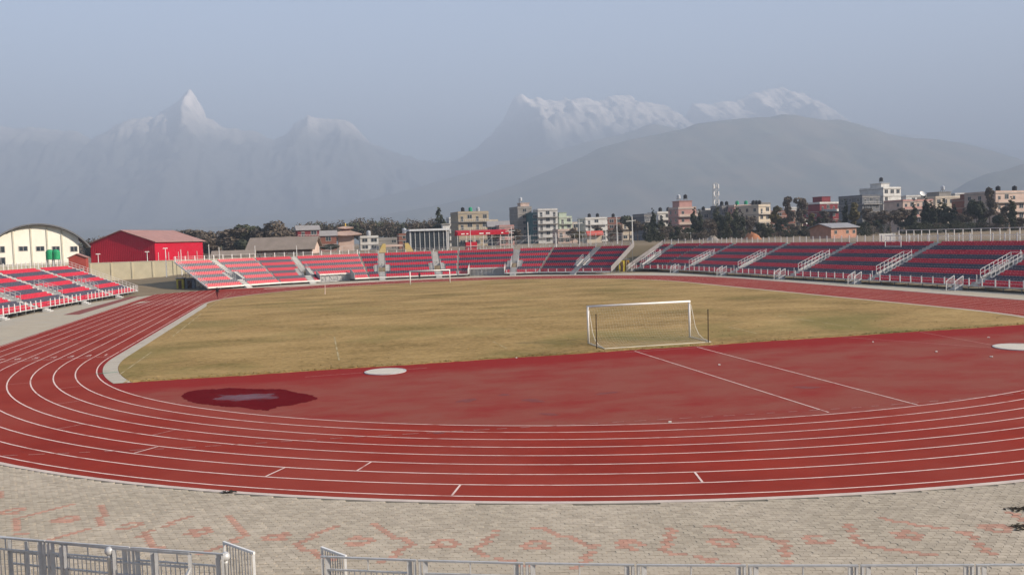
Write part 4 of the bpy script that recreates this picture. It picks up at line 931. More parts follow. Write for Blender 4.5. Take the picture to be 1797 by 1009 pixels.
building(1395,1436,376,310,3,'cream','cream house half hidden behind bare trees',9,0,balcony=(2,))
building(1434,1492,357,270,4,'maroon','maroon house with white roof terrace',10,12,top=[(-0.05,5,3,'maroon')],wall2='white',balcony=(3,),side='l')
building(1486,1512,368,300,4,'white','white house with red pillars beside the maroon house',8,0,balcony=(2,3))
building(1509,1548,345,245,5,'slate','slate wing of the stepped grey hotel',12,14,side='l',balcony=(4,))
building(1546,1585,331,248,6,'white','stepped pale grey hotel with the highest roof',12,14,top=[(0.1,5,2.3,'white')],tanks='k',tanklab='the pale hotel roof')
building(1582,1640,353,225,4,'peach','long peach house with dish aerial behind cypress trees',10,6,wall2='pink',balcony=(2,3),side='l')
building(1640,1700,347,235,4,'cream','cream row house with roof shed behind cypress trees',10,4,top=[(0.0,6,2.4,'grey')],tanks='s',balcony=(2,),side='l')
building(1700,1745,350,215,4,'brick','brick house with roof clutter beside the peach balcony house',9,0,top=[(-0.1,4,2.2,'brick')])
building(1741,1830,338,175,4,'peach','large peach house with banded balconies at the right edge',12,8,wall2='peach',balcony=(1,2,3),tanks='kk',tanklab='the large peach house at the right edge',side='l',win=3.0)
for a in [(788,806,384,295,4,'white','narrow white stepped house at the left of the tan block',7,0,None,(1,2,3)),(846,874,388,330,3,'cream','cream flat-roofed house seen over the dark gabled house',8,0,None,(2,)),(886,909,390,325,3,'tan','tan flat-roofed house just left of the tall grey block',8,0,None,(2,)),
    (1040,1064,391,345,3,'grey','grey far house peeping behind the white balcony block',8,0,None,()),(1092,1112,392,335,3,'cream','cream far house behind the green tree by the pale poles',8,0,None,(2,)),(1234,1264,368,330,4,'white','white far house left of the telecom tower foot',8,0,None,(2,3)),(1330,1352,358,320,5,'grey','grey far house above the corner house roof',8,0,None,(3,)),
    (1372,1398,366,330,4,'white','white far house between the bare trees',8,0,None,(2,3)),(1412,1438,364,335,4,'grey','grey far house left of the maroon house',8,0,None,(3,)),(1488,1508,358,330,4,'pink','pink far house right of the maroon house',8,0,None,(3,)),(1590,1616,345,310,5,'white','white far house behind the long peach house, left',8,0,None,(3,4)),
    (1625,1652,343,310,5,'grey','grey far house behind the long peach house, right',8,0,None,(4,)),(1676,1702,341,300,5,'white','white far house behind the cream row house',8,0,None,(3,4)),(1706,1738,345,290,5,'slate','slate far house behind the brick roof-clutter house',8,0,None,(4,)),(1140,1156,384,300,3,'brick','small brick far house left of the white terraced house',7,0,None,())]:
    building(*a[:7], depth=a[7], yaw=a[8], balcony=a[10], win=2.4, name='town_house', side='l')
# dish aerials
for u, v, Y, lab in [(1618,341,224,'white dish aerial on the long peach house'), (1415,390,238,'white dish aerial among the bare trees')]:
    q = at(u, v, Y); t = thing('dish_aerial', lab, 'aerial', (q[0], q[1], q[2]-1.6), group='dish aerials')
    obj('mast', MB().bar((q[0],q[1],q[2]-2.2), (q[0],q[1],q[2]), 0.1).mesh('mast', m_frame), t)
    ds = MB().lathe((0,0,0), [(0.05,0.0),(0.5,0.06),(0.9,0.2),(1.15,0.36),(1.15,0.40),(0.88,0.24),(0.45,0.10),(0.03,0.04)], 18)
    obj('dish', ds.mesh('dish', m_white), t, Matrix.Translation((q[0],q[1]-0.1,q[2])) @ Matrix.Rotation(math.radians(55),4,'X'))

# ---------------------------------------------------------------- left side halls
m_hall = mat('hall_cream', (0.82,0.79,0.68), (0.74,0.71,0.60), 0.3, 0.85); m_pil = mat('hall_pilaster', (0.60,0.56,0.45), rough=0.85)
m_hroof = mat('hall_roof', (0.16,0.16,0.165), (0.12,0.12,0.125), 0.5, 0.6)
HY = 160.0; pr = at(138,430,HY); pc = at(68,400,HY); hx = pc[0]; hw = pr[0]-hx; gz = float(ground_z(hx,HY)); zap = at(68,396,HY)[2]; zeav = at(138,417,HY)[2]
Rr = (hw**2+(zap-zeav)**2)/(2*(zap-zeav)); zc = zap-Rr
t = thing('sports_hall', 'cream sports hall with arched grey roof at the left edge', 'building', (hx, HY, gz))
xs = np.linspace(-hw, hw, 33); arcz = [zc+math.sqrt(Rr*Rr-x*x) for x in xs]; n = len(xs)
vs = [(hx+x,HY,gz-0.3) for x in (-hw,hw)]+[(hx+x,HY,z) for x, z in zip(xs[::-1], arcz[::-1])]
nb = len(vs); vs2 = [(x,y+26,z) for x,y,z in vs]
obj('wall', MB().add(vs+vs2, [tuple(range(nb)), tuple(range(2*nb-1,nb-1,-1))]+[(i,nb+i,nb+(i+1)%nb,(i+1)%nb) for i in range(nb)]).mesh('wall', m_hall), t)
ov = 1.3; Ro = Rr+0.35; amax = math.asin(min(0.999, (hw+2.6)/Ro)); aa = np.linspace(-amax, amax, 40)
rf = MB(); V_ = []
for y_ in (HY-ov, HY+27):
    for rr_ in (Rr+0.10, Rr+0.42): V_ += [(hx+rr_*math.sin(a), y_, zc+rr_*math.cos(a)) for a in aa]
k = len(aa); Fq = []
for i_ in range(k-1): Fq += [(i_,i_+1,k+i_+1,k+i_),(2*k+i_+1,2*k+i_,3*k+i_,3*k+i_+1),(k+i_,k+i_+1,3*k+i_+1,3*k+i_),(i_+1,i_,2*k+i_,2*k+i_+1)]
Fq += [(0,k,3*k,2*k),(k-1,3*k-1,4*k-1,2*k-1)]
ro = obj('roof', rf.add(V_, Fq).mesh('roof', m_hroof), t)
for a in np.linspace(-amax*.96, amax*.96, 15):
    rb_ = MB(); q0 = (hx+(Rr+0.04)*math.sin(a), HY-ov+0.05, zc+(Rr+0.04)*math.cos(a)); rb_.bar(q0, (q0[0], HY-0.02, q0[2]), 0.10); obj('purlin', rb_.mesh('purlin', m_frame), ro)
for u in (28, 58, 85, 110):
    x = at(u,430,HY)[0]; z1 = zc+math.sqrt(Rr**2-(x-hx)**2)-0.35; obj('pilaster', MB().box(x-0.16,x+0.16,HY-0.14,HY-0.004,gz,z1).mesh('pilaster', m_pil), t)
obj('string_course', MB().box(hx-hw,hx+hw,HY-0.10,HY-0.003,at(68,462,HY)[2]-0.15,at(68,462,HY)[2]).mesh('string_course', m_pil), t)
for (ua, va, ub, vb) in [(0,432,14,444),(37,432,52,441),(66,432,80,441),(93,432,106,441),(124,432,136,442),(0,451,15,466),(125,449,137,462)]:
    a, b = at(ua,vb,HY), at(ub,va,HY); wm = TRS(((a[0]+b[0])/2, HY-0.01, a[2]), 0, (b[0]-a[0], 1, b[2]-a[2])); o = obj('window', win_f, t, wm); obj('pane', win_p, o, wm)

Rh = Matrix.Translation((hx+hw,HY,0)) @ Matrix.Rotation(math.radians(14),4,'Z') @ Matrix.Translation((-hx-hw,-HY,0))
for ch in [c for c in COL.objects if c.parent == t]: ch.matrix_basis = Rh @ ch.matrix_basis

def gabled(name, label, K, W, L, alpha, zeave, rise, wallm, roofm, over=0.6, gz=0.0, corr=True, gable='front'):
    """K = nearest corner (right front); front runs W to the left, side runs L away; alpha turns it"""
    t = thing(name, label, 'building', (K[0], K[1], gz)); Mw = Matrix.Translation((K[0],K[1],gz)) @ Matrix.Rotation(alpha,4,'Z'); H = zeave-gz
    if gable == 'front':
        pts = [(-W,0),(0,0),(0,H),(-W/2,H+rise),(-W,H)]; bod = MB().add([(x,0,z) for x,z in pts]+[(x,L,z) for x,z in pts], [(0,1,2,3,4),(9,8,7,6,5)]+[(i,5+i,5+(i+1)%5,(i+1)%5) for i in range(5)])
        slopes = [((0+over,H-rise*over/(W/2)),(-W/2,H+rise)), ((-W/2,H+rise),(-W-over,H-rise*over/(W/2)))]
        rf = MB()
        for (xa,za),(xb,zb_) in slopes: rf.hexa([(xa,-over,za+.03),(xa,L+over,za+.03),(xb,L+over,zb_+.03),(xb,-over,zb_+.03)], [(xa,-over,za+.18),(xa,L+over,za+.18),(xb,L+over,zb_+.18),(xb,-over,zb_+.18)])
    else:
        pts = [(0,0),(L,0),(L,H),(L/2,H+rise),(0,H)]; bod = MB().add([(0,y,z) for y,z in pts]+[(-W,y,z) for y,z in pts], [(0,1,2,3,4),(9,8,7,6,5)]+[(i,5+i,5+(i+1)%5,(i+1)%5) for i in range(5)])
        rf = MB()
        for (ya,za),(yb,zb_) in [((-over,H-rise*over/(L/2)),(L/2,H+rise)), ((L/2,H+rise),(L+over,H-rise*over/(L/2)))]: rf.hexa([(over,ya,za+.03),(-W-over,ya,za+.03),(-W-over,yb,zb_+.03),(over,yb,zb_+.03)], [(over,ya,za+.18),(-W-over,ya,za+.18),(-W-over,yb,zb_+.18),(over,yb,zb_+.18)])
    obj('wall', bod.mesh('wall', wallm), t, Mw); obj('roof', rf.mesh('roof', roofm), t, Mw)
    if corr:
        rb = MB()
        for x in np.arange(-W+0.3, 0, 0.5):
            zt = H+(rise*(1-abs(x+W/2)/(W/2)) if gable == 'front' else 0)-0.12; rb.box(x-.05,x+.05,-.035,-.002,0,zt)
        for y in np.arange(0.3, L, 0.5): rb.box(.002,.035,y-.05,y+.05,0,H-0.12)
        obj('cladding_ribs', rb.mesh('cladding_ribs', wallm), t, Mw, kind='stuff')
    return t, Mw
m_rshed = mat('red_cladding', (0.46,0.008,0.030), (0.40,0.007,0.026), 0.25, 0.6, spec=0.15); m_rroof = mat('faded_red_roof', (0.34,0.19,0.165), (0.28,0.155,0.135), 0.4, 0.7)
K = at(273,458,165); al = math.radians(-22)
# front runs left and away, side runs right and away
shw, shl = 17.5, 24.0
t, Mw = gabled('red_shed', 'big red metal shed with faded red gabled roof behind the boundary wall', (K[0],165), shw, shl, al, at(273,424,165)[2], 3.0, m_rshed, m_rroof, gz=float(ground_z(K[0],165)))
for k in range(5):
    obj('downpipe', MB().box(.04,.14,1.2+shl*k/5,1.3+shl*k/5,1.0,6.0).mesh('downpipe', m_rail), t, Mw)
# small red hut
K = at(151,464,138); t, Mw = gabled('red_hut', 'small brick-red gabled hut above the left grandstand corner', (K[0],138), 3.4, 3.0, 0.05, at(151,452,138)[2], 0.75, mat('hut_red', (0.33,0.06,0.045)), m_rroof, 0.25, gz=0.5, corr=False)
wm = Mw @ Matrix.Translation((-1.7,0,2.2)) @ Matrix.Diagonal(Vector((2.2,1,1.4,1))); o = obj('window', win_f, t, wm); obj('pane', win_p, o, wm)
# green tanks on a steel stand
for u, lab in ((88,'dark green water tank on steel legs before the hall, left one'), (99,'bright green water tank on steel legs before the hall, right one')):
    q = at(u,456,150); z0 = float(ground_z(q[0],150)); t = thing('water_tank', lab, 'water tank', (q[0],150,z0), group='green tanks before the hall')
    st = MB()
    for dx in (-.6,.6):
        for dy in (-.6,.6): st.bar((q[0]+dx,150+dy,z0), (q[0]+dx,150+dy,q[2]), 0.12)
    obj('stand', st.box(q[0]-.75,q[0]+.75,149.2,150.8,q[2],q[2]+.1).mesh('stand', m_frame), t)
    obj('drum', MB().lathe((q[0],150,q[2]+.1), [(.82,0)]+[(.82+.04*(i_%2),.2*i_+.1) for i_ in range(9)]+[(.6,2.1),(.2,2.25)], 18).mesh('drum', mat('tank_vivid_green', (0.02,0.32,0.13), (0.015,0.22,0.09), rough=0.5)), t)
# boundary wall
m_bw = mat('boundary_plaster', (0.55,0.49,0.34), (0.47,0.42,0.29), 0.5, 0.9)
t = thing('boundary_wall', 'long beige boundary wall with piers in front of the red shed', 'wall', at(230,484,150))
WY = 150.0
for k in range(-9, 6):
    ua = 195+k*36.5; a, b = at(ua,461,WY), at(ua+36.5,460,WY); z0 = float(ground_z(a[0],WY))-.2; ztp = at(230,460,WY)[2]
    obj('panel', MB().box(a[0]+.16,b[0]-.16,WY,WY+.18,z0,ztp).mesh('panel', m_bw), t); obj('pier', MB().box(b[0]-.155,b[0]+.155,WY-.1,WY+.28,z0,ztp+.06).mesh('pier', m_bw), t)
    obj('coping', MB().box(a[0]+.158,b[0]-.158,WY-.06,WY+.24,ztp+.004,ztp+.12).mesh('coping', m_pil), t)
# sheds tucked at the end of the far stand
def crate(u0,u1,v0,v1,Y,col,lab,name):
    a, b = at(u0,v1,Y), at(u1,v0,Y); z0 = 0.0; t = thing(name, lab, 'booth', ((a[0]+b[0])/2,Y,z0)); H = b[2]
    obj('wall', MB().box(a[0],b[0],Y,Y+2.2,-.05,H).mesh('wall', col), t); obj('roof', MB().box(a[0]-.15,b[0]+.15,Y-.2,Y+2.4,H+.003,H+.12).mesh('roof', m_frame), t)
    wd = b[0]-a[0]; obj('door', MB().box(a[0]+wd*.25,a[0]+wd*.7,Y-.05,Y-.003,0.05,H*.85).mesh('door', door_m), t)
my = mat('booth_yellow', (0.45,0.38,0.06)); mbl = mat('booth_blue', (0.27,0.33,0.40))
crate(310,322,489,508,106,my,'yellow booth under the left end of the far stand','ticket_booth'); crate(325,341,489,507,107,mbl,'pale blue booth under the left end of the far stand','ticket_booth')
my2 = mat('panel_yellow', (0.55,0.44,0.05))
crate(1087,1096,456,478,104,my2,'yellow booth in the gap right of the far stand','ticket_booth'); crate(1100,1104,456,478,105,mat('panel_ochre',(0.45,0.27,0.05)),'narrow ochre booth in the gap right of the far stand','ticket_booth')
# long brown shed
K = at(548,440,175); gzb = float(ground_z(K[0],175)); m_bw2 = mat('shed_timber', (0.16,0.09,0.07), (0.11,0.06,0.05)); m_broof = mat('shed_roof_brown', (0.25,0.205,0.17), (0.20,0.165,0.135), 0.5, 0.85)
t, Mw = gabled('long_shed', 'long open-fronted shed with brown-grey gabled roof behind the far stand', (K[0],175), 17.2, 9, math.radians(-14), at(548,434,175)[2], 2.9, m_bw2, m_broof, 0.9, gz=gzb, corr=False, gable='side')
Hh = at(548,434,175)[2]-gzb
for k in range(6):
    x = -17.0+k*3.3; obj('column', MB().box(x,x+.3,-.5,-.2,0,Hh-.1).mesh('column', m_bw2), t, Mw)
    if k < 5: obj('wall_panel', MB().box(x+.5,x+3.1,-.06,-.003,0.2,Hh-1.3).mesh('wall_panel', WALLS['cream']), t, Mw)
obj('gable_panel', MB().add([(.01,0.3,0.2),(.01,8.7,0.2),(.01,8.7,Hh),(.01,4.5,Hh+2.7),(.01,.3,Hh)], [(0,1,2,3,4)]).mesh('gable_panel', WALLS['peach']), t, Mw)
K = at(446,444,172); t, Mw = gabled('low_shed', 'low grey-roofed shed between the red shed and the long shed', (K[0],172), 10.5, 5, 0.0, at(440,447,172)[2], 1.1, WALLS['tan'], m_broof, 0.4, gz=float(ground_z(K[0],172)), corr=False, gable='side')
# pagoda
q = at(607,420,235); z0 = float(ground_z(q[0],235)); t = thing('pagoda', 'two-tiered pagoda shrine with upturned pale roofs left of centre', 'building', (q[0],235,z0))
def hip(mb_, c, w0, w1, z0_, z1_, th=.25, up=.35):
    a = [(c[0]+sx*w0, c[1]+sy*w0*.9, z0_+up) for sx, sy in ((-1,-1),(1,-1),(1,1),(-1,1))]; mid = [(c[0], c[1]-w0*.9, z0_), (c[0]+w0, c[1], z0_), (c[0], c[1]+w0*.9, z0_), (c[0]-w0, c[1], z0_)]
    b = [(c[0]+sx*w1, c[1]+sy*w1*.9, z1_) for sx, sy in ((-1,-1),(1,-1),(1,1),(-1,1))]
    ring_ = []
    for i_ in range(4): ring_ += [a[i_], mid[i_]]
    low = [(x,y,z-th) for x,y,z in ring_]; V = ring_+b+low; F_ = []
    for i_ in range(4):
        o1, o2, o3 = 2*i_, 2*i_+1, (2*i_+2)%8; F_ += [(o1,o2,8+i_),(o2,o3,8+(i_+1)%4),(o2,8+(i_+1)%4,8+i_)]
    F_ += [(12+i_, 12+(i_+1)%8, (i_+1)%8, i_) for i_ in range(8)]+[tuple(range(19,11,-1)), (8,9,10,11)]; mb_.add(V, F_)
m_pag = mat('pagoda_roof', (0.42,0.30,0.24), (0.33,0.23,0.19)); za, zb1, zc1, zd = at(607,413,235)[2], at(607,405,235)[2], at(607,401,235)[2], at(607,394,235)[2]
c = (q[0],235)
obj('lower_body', MB().box(c[0]-2.6,c[0]+2.6,232.6,237.4,z0-.3,za-.2).mesh('lower_body', WALLS['peach']), t); m1 = MB(); hip(m1, c, 5.2, 1.6, za, zb1); obj('lower_roof', m1.mesh('lower_roof', m_pag), t)
obj('upper_body', MB().box(c[0]-1.4,c[0]+1.4,233.8,236.2,zb1-.1,zc1).mesh('upper_body', WALLS['maroon']), t); m1 = MB(); hip(m1, c, 2.6, .3, zc1, zd-.6); obj('upper_roof', m1.mesh('upper_roof', m_pag), t)
obj('finial', MB().lathe((c[0],235,zd-.65), [(.3,0),(.18,.3),(.25,.5),(.05,1.2)], 10).mesh('finial', mat('brass', (0.55,0.35,0.08), rough=0.4, metal=0.6)), t)
building(522,560,403,215,3,'maroon','red house with white trim above the long shed roof',8,5,balcony=(2,),pitched=1.4,name='red_house')
building(562,590,413,225,2,'brick','brown house beside the pagoda shrine',7,0,pitched=1.6,name='village_house')
building(632,664,417,240,2,'white','whitewashed low house right of the pagoda shrine',7,0,tanks='s',name='village_house')
building(700,722,413,230,3,'brick','small brick house with roof rails left of the glazed hall',6,0,name='village_house',tanks='s')
building(664,700,420,245,2,'grey','grey shed-like house behind the yellow gate',7,0,name='village_house')
# yellow gate
q = at(671,440,150); t = thing('stadium_gate', 'gate with two yellow wedge-shaped pylons behind the far stand', 'gate', (q[0],150,float(ground_z(q[0],150)))); myg = mat('gate_yellow', (0.50,0.38,0.15), (0.44,0.33,0.12))
for (ua, ub, uc, ud) in ((663,677,672,677), (711,727,711,717)):
    zb_, zt_ = float(ground_z(q[0],150))-.2, at(671,428,150)[2]; x = [at(u_,436,150)[0] for u_ in (ua,ub,uc,ud)]
    obj('pylon', MB().hexa([(x[0],150,zb_),(x[1],150,zb_),(x[1],151.6,zb_),(x[0],151.6,zb_)], [(x[2],150,zt_),(x[3],150,zt_),(x[3],151.6,zt_),(x[2],151.6,zt_)]).mesh('pylon', myg), t)
xa, xb = at(677,436,150)[0], at(711,436,150)[0]; zl = at(690,431,150)[2]; obj('lintel', MB().box(xa,xb,150.3,151.2,zl-.3,zl+.25).mesh('lintel', WALLS['peach']), t)
for k in range(4): xx = xa+(xb-xa)*(k+.5)/4; obj('gate_bars', MB().box(xx-.05,xx+.05,150.6,150.7,zb_,zl-.3).mesh('gate_bars', m_frame), t)
# glazed hall
a, b = at(721,436,165), at(786,404,165); z0 = float(ground_z(a[0],165)); t = thing('glazed_hall', 'steel-framed hall with large dark glass front behind the far stand', 'building', ((a[0]+b[0])/2,165,z0)); W_ = b[0]-a[0]; Ht = b[2]
obj('wall', MB().box(a[0],b[0],165.3,175,z0-.3,Ht-.2).mesh('wall', WALLS['slate']), t)
obj('roof', MB().hexa([(a[0]-.4,164.4,Ht),(b[0]+.4,164.4,Ht),(b[0]+.4,176,Ht),(a[0]-.4,176,Ht)], [(a[0]-.2,164.6,Ht+.5),(b[0]+.2,164.6,Ht+.5),(b[0]+.2,176,Ht+.5),(a[0]-.2,176,Ht+.5)]).mesh('roof', m_steel), t)
for i_ in range(8):
    for j_ in range(3):
        x0_, x1_ = a[0]+W_*(i_+.04)/8, a[0]+W_*(i_+.96)/8; zz0 = z0+.4+(Ht-z0-.8)*j_/3; obj('pane', MB().box(x0_,x1_,165.1,165.2,zz0,zz0+(Ht-z0-.8)/3-.12).mesh('pane', m_glass), t)
for i_ in range(9): x = a[0]+W_*i_/8; obj('mullion', MB().box(x-.09 if 0<i_<8 else x-.2,x+.09 if 0<i_<8 else x+.2,164.95,165.25,z0,Ht-.01).mesh('mullion', m_steel), t)
# red canopy
a, b = at(803,413,150), at(893,409,150); z0 = float(ground_z(a[0],150)); t = thing('canopy', 'long red awning with pale lettering on thin posts behind the far stand', 'canopy', ((a[0]+b[0])/2,150,z0)); m_can = mat('awning_red', (0.42,0.015,0.03), (0.36,0.013,0.025))
zt_ = at(848,406,150)[2]; zb_ = at(848,413,150)[2]
obj('roof', MB().hexa([(a[0],150,zb_+.1),(b[0],150,zb_+.1),(b[0],154.5,zb_+.1),(a[0],154.5,zb_+.1)], [(a[0]+.1,150.1,zb_+.95),(b[0]-.1,150.1,zb_+.95),(b[0]-.1,154.4,zt_+.4),(a[0]+.1,154.4,zt_+.4)]).mesh('roof', m_can), t)
for k in range(7): x = a[0]+(b[0]-a[0])*k/6; obj('post', MB().box(x-.05,x+.05,150.1,150.2,z0-.3,zb_+.09).mesh('post', m_rail), t)
for k, (f0, wd) in enumerate(((.07,.9),(.17,.5),(.42,1.1),(.55,.7),(.60,.4),(.85,.5))): x = a[0]+(b[0]-a[0])*f0; obj('lettering', MB().box(x,x+wd,149.98,149.998,zb_+.35,zb_+.62).mesh('lettering', m_white), t)
a = at(818,428,148); crate_z = float(ground_z(a[0],148)); t = thing('kiosk', 'small red kiosk standing under the red awning', 'kiosk', (a[0]+1.4,148,crate_z)); obj('wall', MB().box(a[0],a[0]+2.8,148,149.6,crate_z-.2,crate_z+1.9).mesh('wall', m_can), t); obj('counter', MB().box(a[0]-.15,a[0]+2.95,147.6,147.99,crate_z+.8,crate_z+.9).mesh('counter', m_white), t)
# raised fence rows behind the stand
def fence(name, pts, H, sp, lab, m=m_steel):
    t = thing(name, lab, 'fence', (*pts[0], float(ground_z(*pts[0]))), group='fences behind the stands')
    pm_ = MB().bar((0,0,-.2), (0,0,H), 0.09).mesh('post', m); w_ = MB()
    for (p, q_) in zip(pts[:-1], pts[1:]):
        p, q_ = np.array(p,float), np.array(q_,float); L = np.linalg.norm(q_-p); n_ = max(1, int(L/sp))
        for k in range(n_+1): c_ = p+(q_-p)*k/n_; obj('post', pm_, t, TRS((c_[0],c_[1],float(ground_z(*c_)))))
        for k in range(n_):
            c0, c1 = p+(q_-p)*k/n_, p+(q_-p)*(k+1)/n_; g0, g1 = float(ground_z(*c0)), float(ground_z(*c1))
            for dz in (H-.05, H*.55, .15): w_.bar((*c0,g0+dz), (*c1,g1+dz), 0.04)
            w_.bar((*c0,g0+.15), (*c1,g1+H-.1), 0.03)
    obj('wire', w_.mesh('wire', m), t)
def gp_(u, Y): return (float(at(u,425,Y)[0]), Y)
fence('mesh_fence', [gp_(842,142),gp_(905,146),gp_(1000,146),gp_(1092,142)], 3.0, 3.0, 'tall wire mesh fence on the bank behind the far stand')
fence('mesh_fence', [gp_(560,146),gp_(660,146)], 2.0, 2.6, 'wire fence left of the yellow gate behind the far stand')
fence('mesh_fence', [gp_(905,178),gp_(1085,176)], 3.2, 4.0, 'second wire fence farther back on the bank below the town')
# poles
def pole(u, vt, vb, Y, lab, r=.09, lamp=False, arm=False):
    a, b = at(u,vb,Y), at(u,vt,Y); z0 = float(ground_z(b[0],Y)); t = thing('utility_pole', lab, 'pole', (b[0],Y,z0), group='poles around the stadium')
    obj('shaft', MB().tube([(b[0],Y,z0-.2),(b[0],Y,b[2])], [r*1.3,r*.8], 8).mesh('shaft', m_rail), t)
    if lamp: obj('lamp_head', MB().hexa([(b[0]-.55,Y-.1,b[2]+.05),(b[0]+.55,Y-.1,b[2]+.05),(b[0]+.55,Y+.1,b[2]+.05),(b[0]-.55,Y+.1,b[2]+.05)],[(b[0]-.4,Y-.1,b[2]+.25),(b[0]+.4,Y-.1,b[2]+.25),(b[0]+.4,Y+.1,b[2]+.25),(b[0]-.4,Y+.1,b[2]+.25)]).mesh('lamp_head', m_white), t)
    if arm: obj('cross_arm', MB().bar((b[0]-1.6,Y,b[2]-1.2), (b[0]+1.0,Y,b[2]-1.0), .12).mesh('cross_arm', m_rail), t)
pole(172,447,463,158,'white lamp post before the red shed gable, left one',.09,True); pole(258,443,460,158,'white lamp post before the red shed gable, right one',.09,True)
pole(290,437,475,140,'double-headed white post at the red shed corner',.10,True); pole(317,438,475,138,'thin white post before the red shed side wall',.08)
pole(366,429,452,135,'thin white pole before the dark trees, left one',.08); pole(384,434,452,135,'thin white pole before the dark trees, right one',.08); pole(447,431,452,140,'thin pole at the left end of the long shed',.08); pole(520,431,447,140,'thin pole before the long shed front',.07)
pole(783,398,440,138,'pale pole at the right corner of the glazed hall',.09); pole(825,402,430,140,'pale pole before the red awning',.07); pole(897,398,425,150,'pale pole right of the red awning with a cross arm',.09,arm=True); pole(926,390,422,158,'pale pole before the tall grey block',.09)
pole(975,408,432,136,'short white pole on the bank before the peach house',.10); pole(1016,385,425,160,'pale pole before the white balcony block, left',.09,arm=True); pole(1036,395,428,150,'thin pale pole before the red awning shop',.07); pole(1062,383,426,160,'pale pole before the brick block, left',.08); pole(1082,380,426,158,'tall pale pole before the brick block, right',.11); pole(1109,380,426,140,'tallest white pole at the right end of the far stand',.13,arm=True)
q = at(783,402,172); t = thing('water_tower', 'small white tank house on a post above the glazed hall', 'water tower', (q[0],172,float(ground_z(q[0],172)))); zt_ = at(783,393,172)[2]; obj('shaft', MB().box(q[0]-.5,q[0]+.5,171.5,172.5,0,q[2]).mesh('shaft', m_slab), t); obj('tank_house', MB().box(q[0]-1.1,q[0]+.9,171,173,q[2]+.003,zt_-.2).mesh('tank_house', WALLS['white']), t); obj('roof', MB().box(q[0]-1.5,q[0]+1.3,170.6,173.4,zt_-.197,zt_).mesh('roof', m_slab), t)
q = at(1030,412,210); t = thing('awning_shop', 'small shop with faded red awning below the white balcony block', 'shop', (q[0]+2.5,210,5.0)); obj('wall', MB().box(q[0],q[0]+5.2,210,214,4.6,q[2]).mesh('wall', WALLS['cream']), t); obj('awning', MB().hexa([(q[0]-.3,208.6,q[2]-.3),(q[0]+5.5,208.6,q[2]-.3),(q[0]+5.5,210,q[2]),(q[0]-.3,210,q[2])], [(q[0]-.3,208.6,q[2]+.1),(q[0]+5.5,208.6,q[2]+.1),(q[0]+5.5,210,q[2]+1.2),(q[0]-.3,210,q[2]+1.2)]).mesh('awning', mat('awning_faded', (0.5,0.10,0.08))), t)
# brick hut on the bank
K = at(1503,418,118); gzb = float(ground_z(K[0],118)); W_ = K[0]-at(1448,418,118)[0]; zev = at(1475,399,118)[2]
t, Mw = gabled('brick_hut', 'low brick hut with grey tin roof on the bank behind the right stand', (K[0],118), W_, 6.5, math.radians(14), zev, 0.9, mat('hut_brick', (0.44,0.24,0.17), (0.34,0.18,0.13), 1.2), mat('tin_grey', (0.27,0.27,0.28), (0.21,0.21,0.22)), 0.6, gz=gzb, corr=False, gable='side')
for x in (-W_*.82,-W_*.36,-W_*.1):
    wm = Mw @ Matrix.Translation((x,0,1.0)) @ Matrix.Diagonal(Vector((.9,1,.9,1))); o = obj('window', win_f, t, wm); obj('pane', win_p, o, wm)
# practice goal and mounds on the bank
q = at(1203,421,185); g0 = float(ground_z(q[0],185)); goal((q[0],185), 3.6, 2.3, .07, 'small white practice goal on the bank behind the right stand', net=False, base=g0)
def mound(u, v, Y, w, h, m, lab):
    q = at(u,v,Y); g0 = float(ground_z(q[0],Y)); n1, n2 = 18, 8; V = []; 
    for i_ in range(n2+1):
        r = w/2*i_/n2
        for k in range(n1): a = 2*math.pi*k/n1; V.append((q[0]+r*math.cos(a), Y+r*math.sin(a), g0-.1+h*math.cos(min(1,i_/n2)*math.pi/2)*(1+.12*rng.standard_normal())))
    F_ = [(i_*n1+k, i_*n1+(k+1)%n1, (i_+1)*n1+(k+1)%n1, (i_+1)*n1+k) for i_ in range(n2) for k in range(n1)]
    obj('earth_mound', MB().add(V, F_).mesh('earth_mound', m, True), label=lab, cat='mound', group='mounds on the bank')
mound(1320,418,150,5.5,1.9,mat('red_earth', (0.36,0.16,0.08), (0.26,0.11,0.06), 2.0, 0.95), 'heap of reddish earth behind the right stand'); mound(1251,419,160,4,1.3,mat('grey_rubble', (0.30,0.26,0.22), (0.2,0.17,0.14), 3.0, 0.95), 'small heap of grey rubble behind the right stand')
# telecom tower
q = at(1256,372,320); g0 = float(ground_z(q[0],320)); ztop = at(1253,322,320)[2]; t = thing('telecom_tower', 'slender lattice telecom tower above the roofs', 'tower', (q[0],320,g0)); lt = MB(); nseg = 12; Hh = ztop-g0
for k in range(nseg):
    z0_, z1_ = g0+Hh*k/nseg, g0+Hh*(k+1)/nseg; w0, w1 = 1.5-.75*k/nseg, 1.5-.75*(k+1)/nseg
    for sx, sy in ((-1,-1),(1,-1),(1,1),(-1,1)):
        lt.bar((q[0]+sx*w0,320+sy*w0,z0_), (q[0]+sx*w1,320+sy*w1,z1_), .22); lt.bar((q[0]+sx*w0,320+sy*w0,z0_), (q[0]-sy*w1,320+sx*w1,z1_), .12); lt.bar((q[0]+sx*w1,320+sy*w1,z1_), (q[0]-sy*w1,320+sx*w1,z1_), .12)
obj('lattice', lt.mesh('lattice', m_steel), t)
for k, dx in enumerate((-.9,.8)):
    for zz in (ztop-2.5, ztop-6, ztop-10): obj('antenna_panel', MB().box(q[0]+dx*1.4-.2,q[0]+dx*1.4+.2,318.6,318.8,zz,zz+2).mesh('antenna_panel', m_white), t)
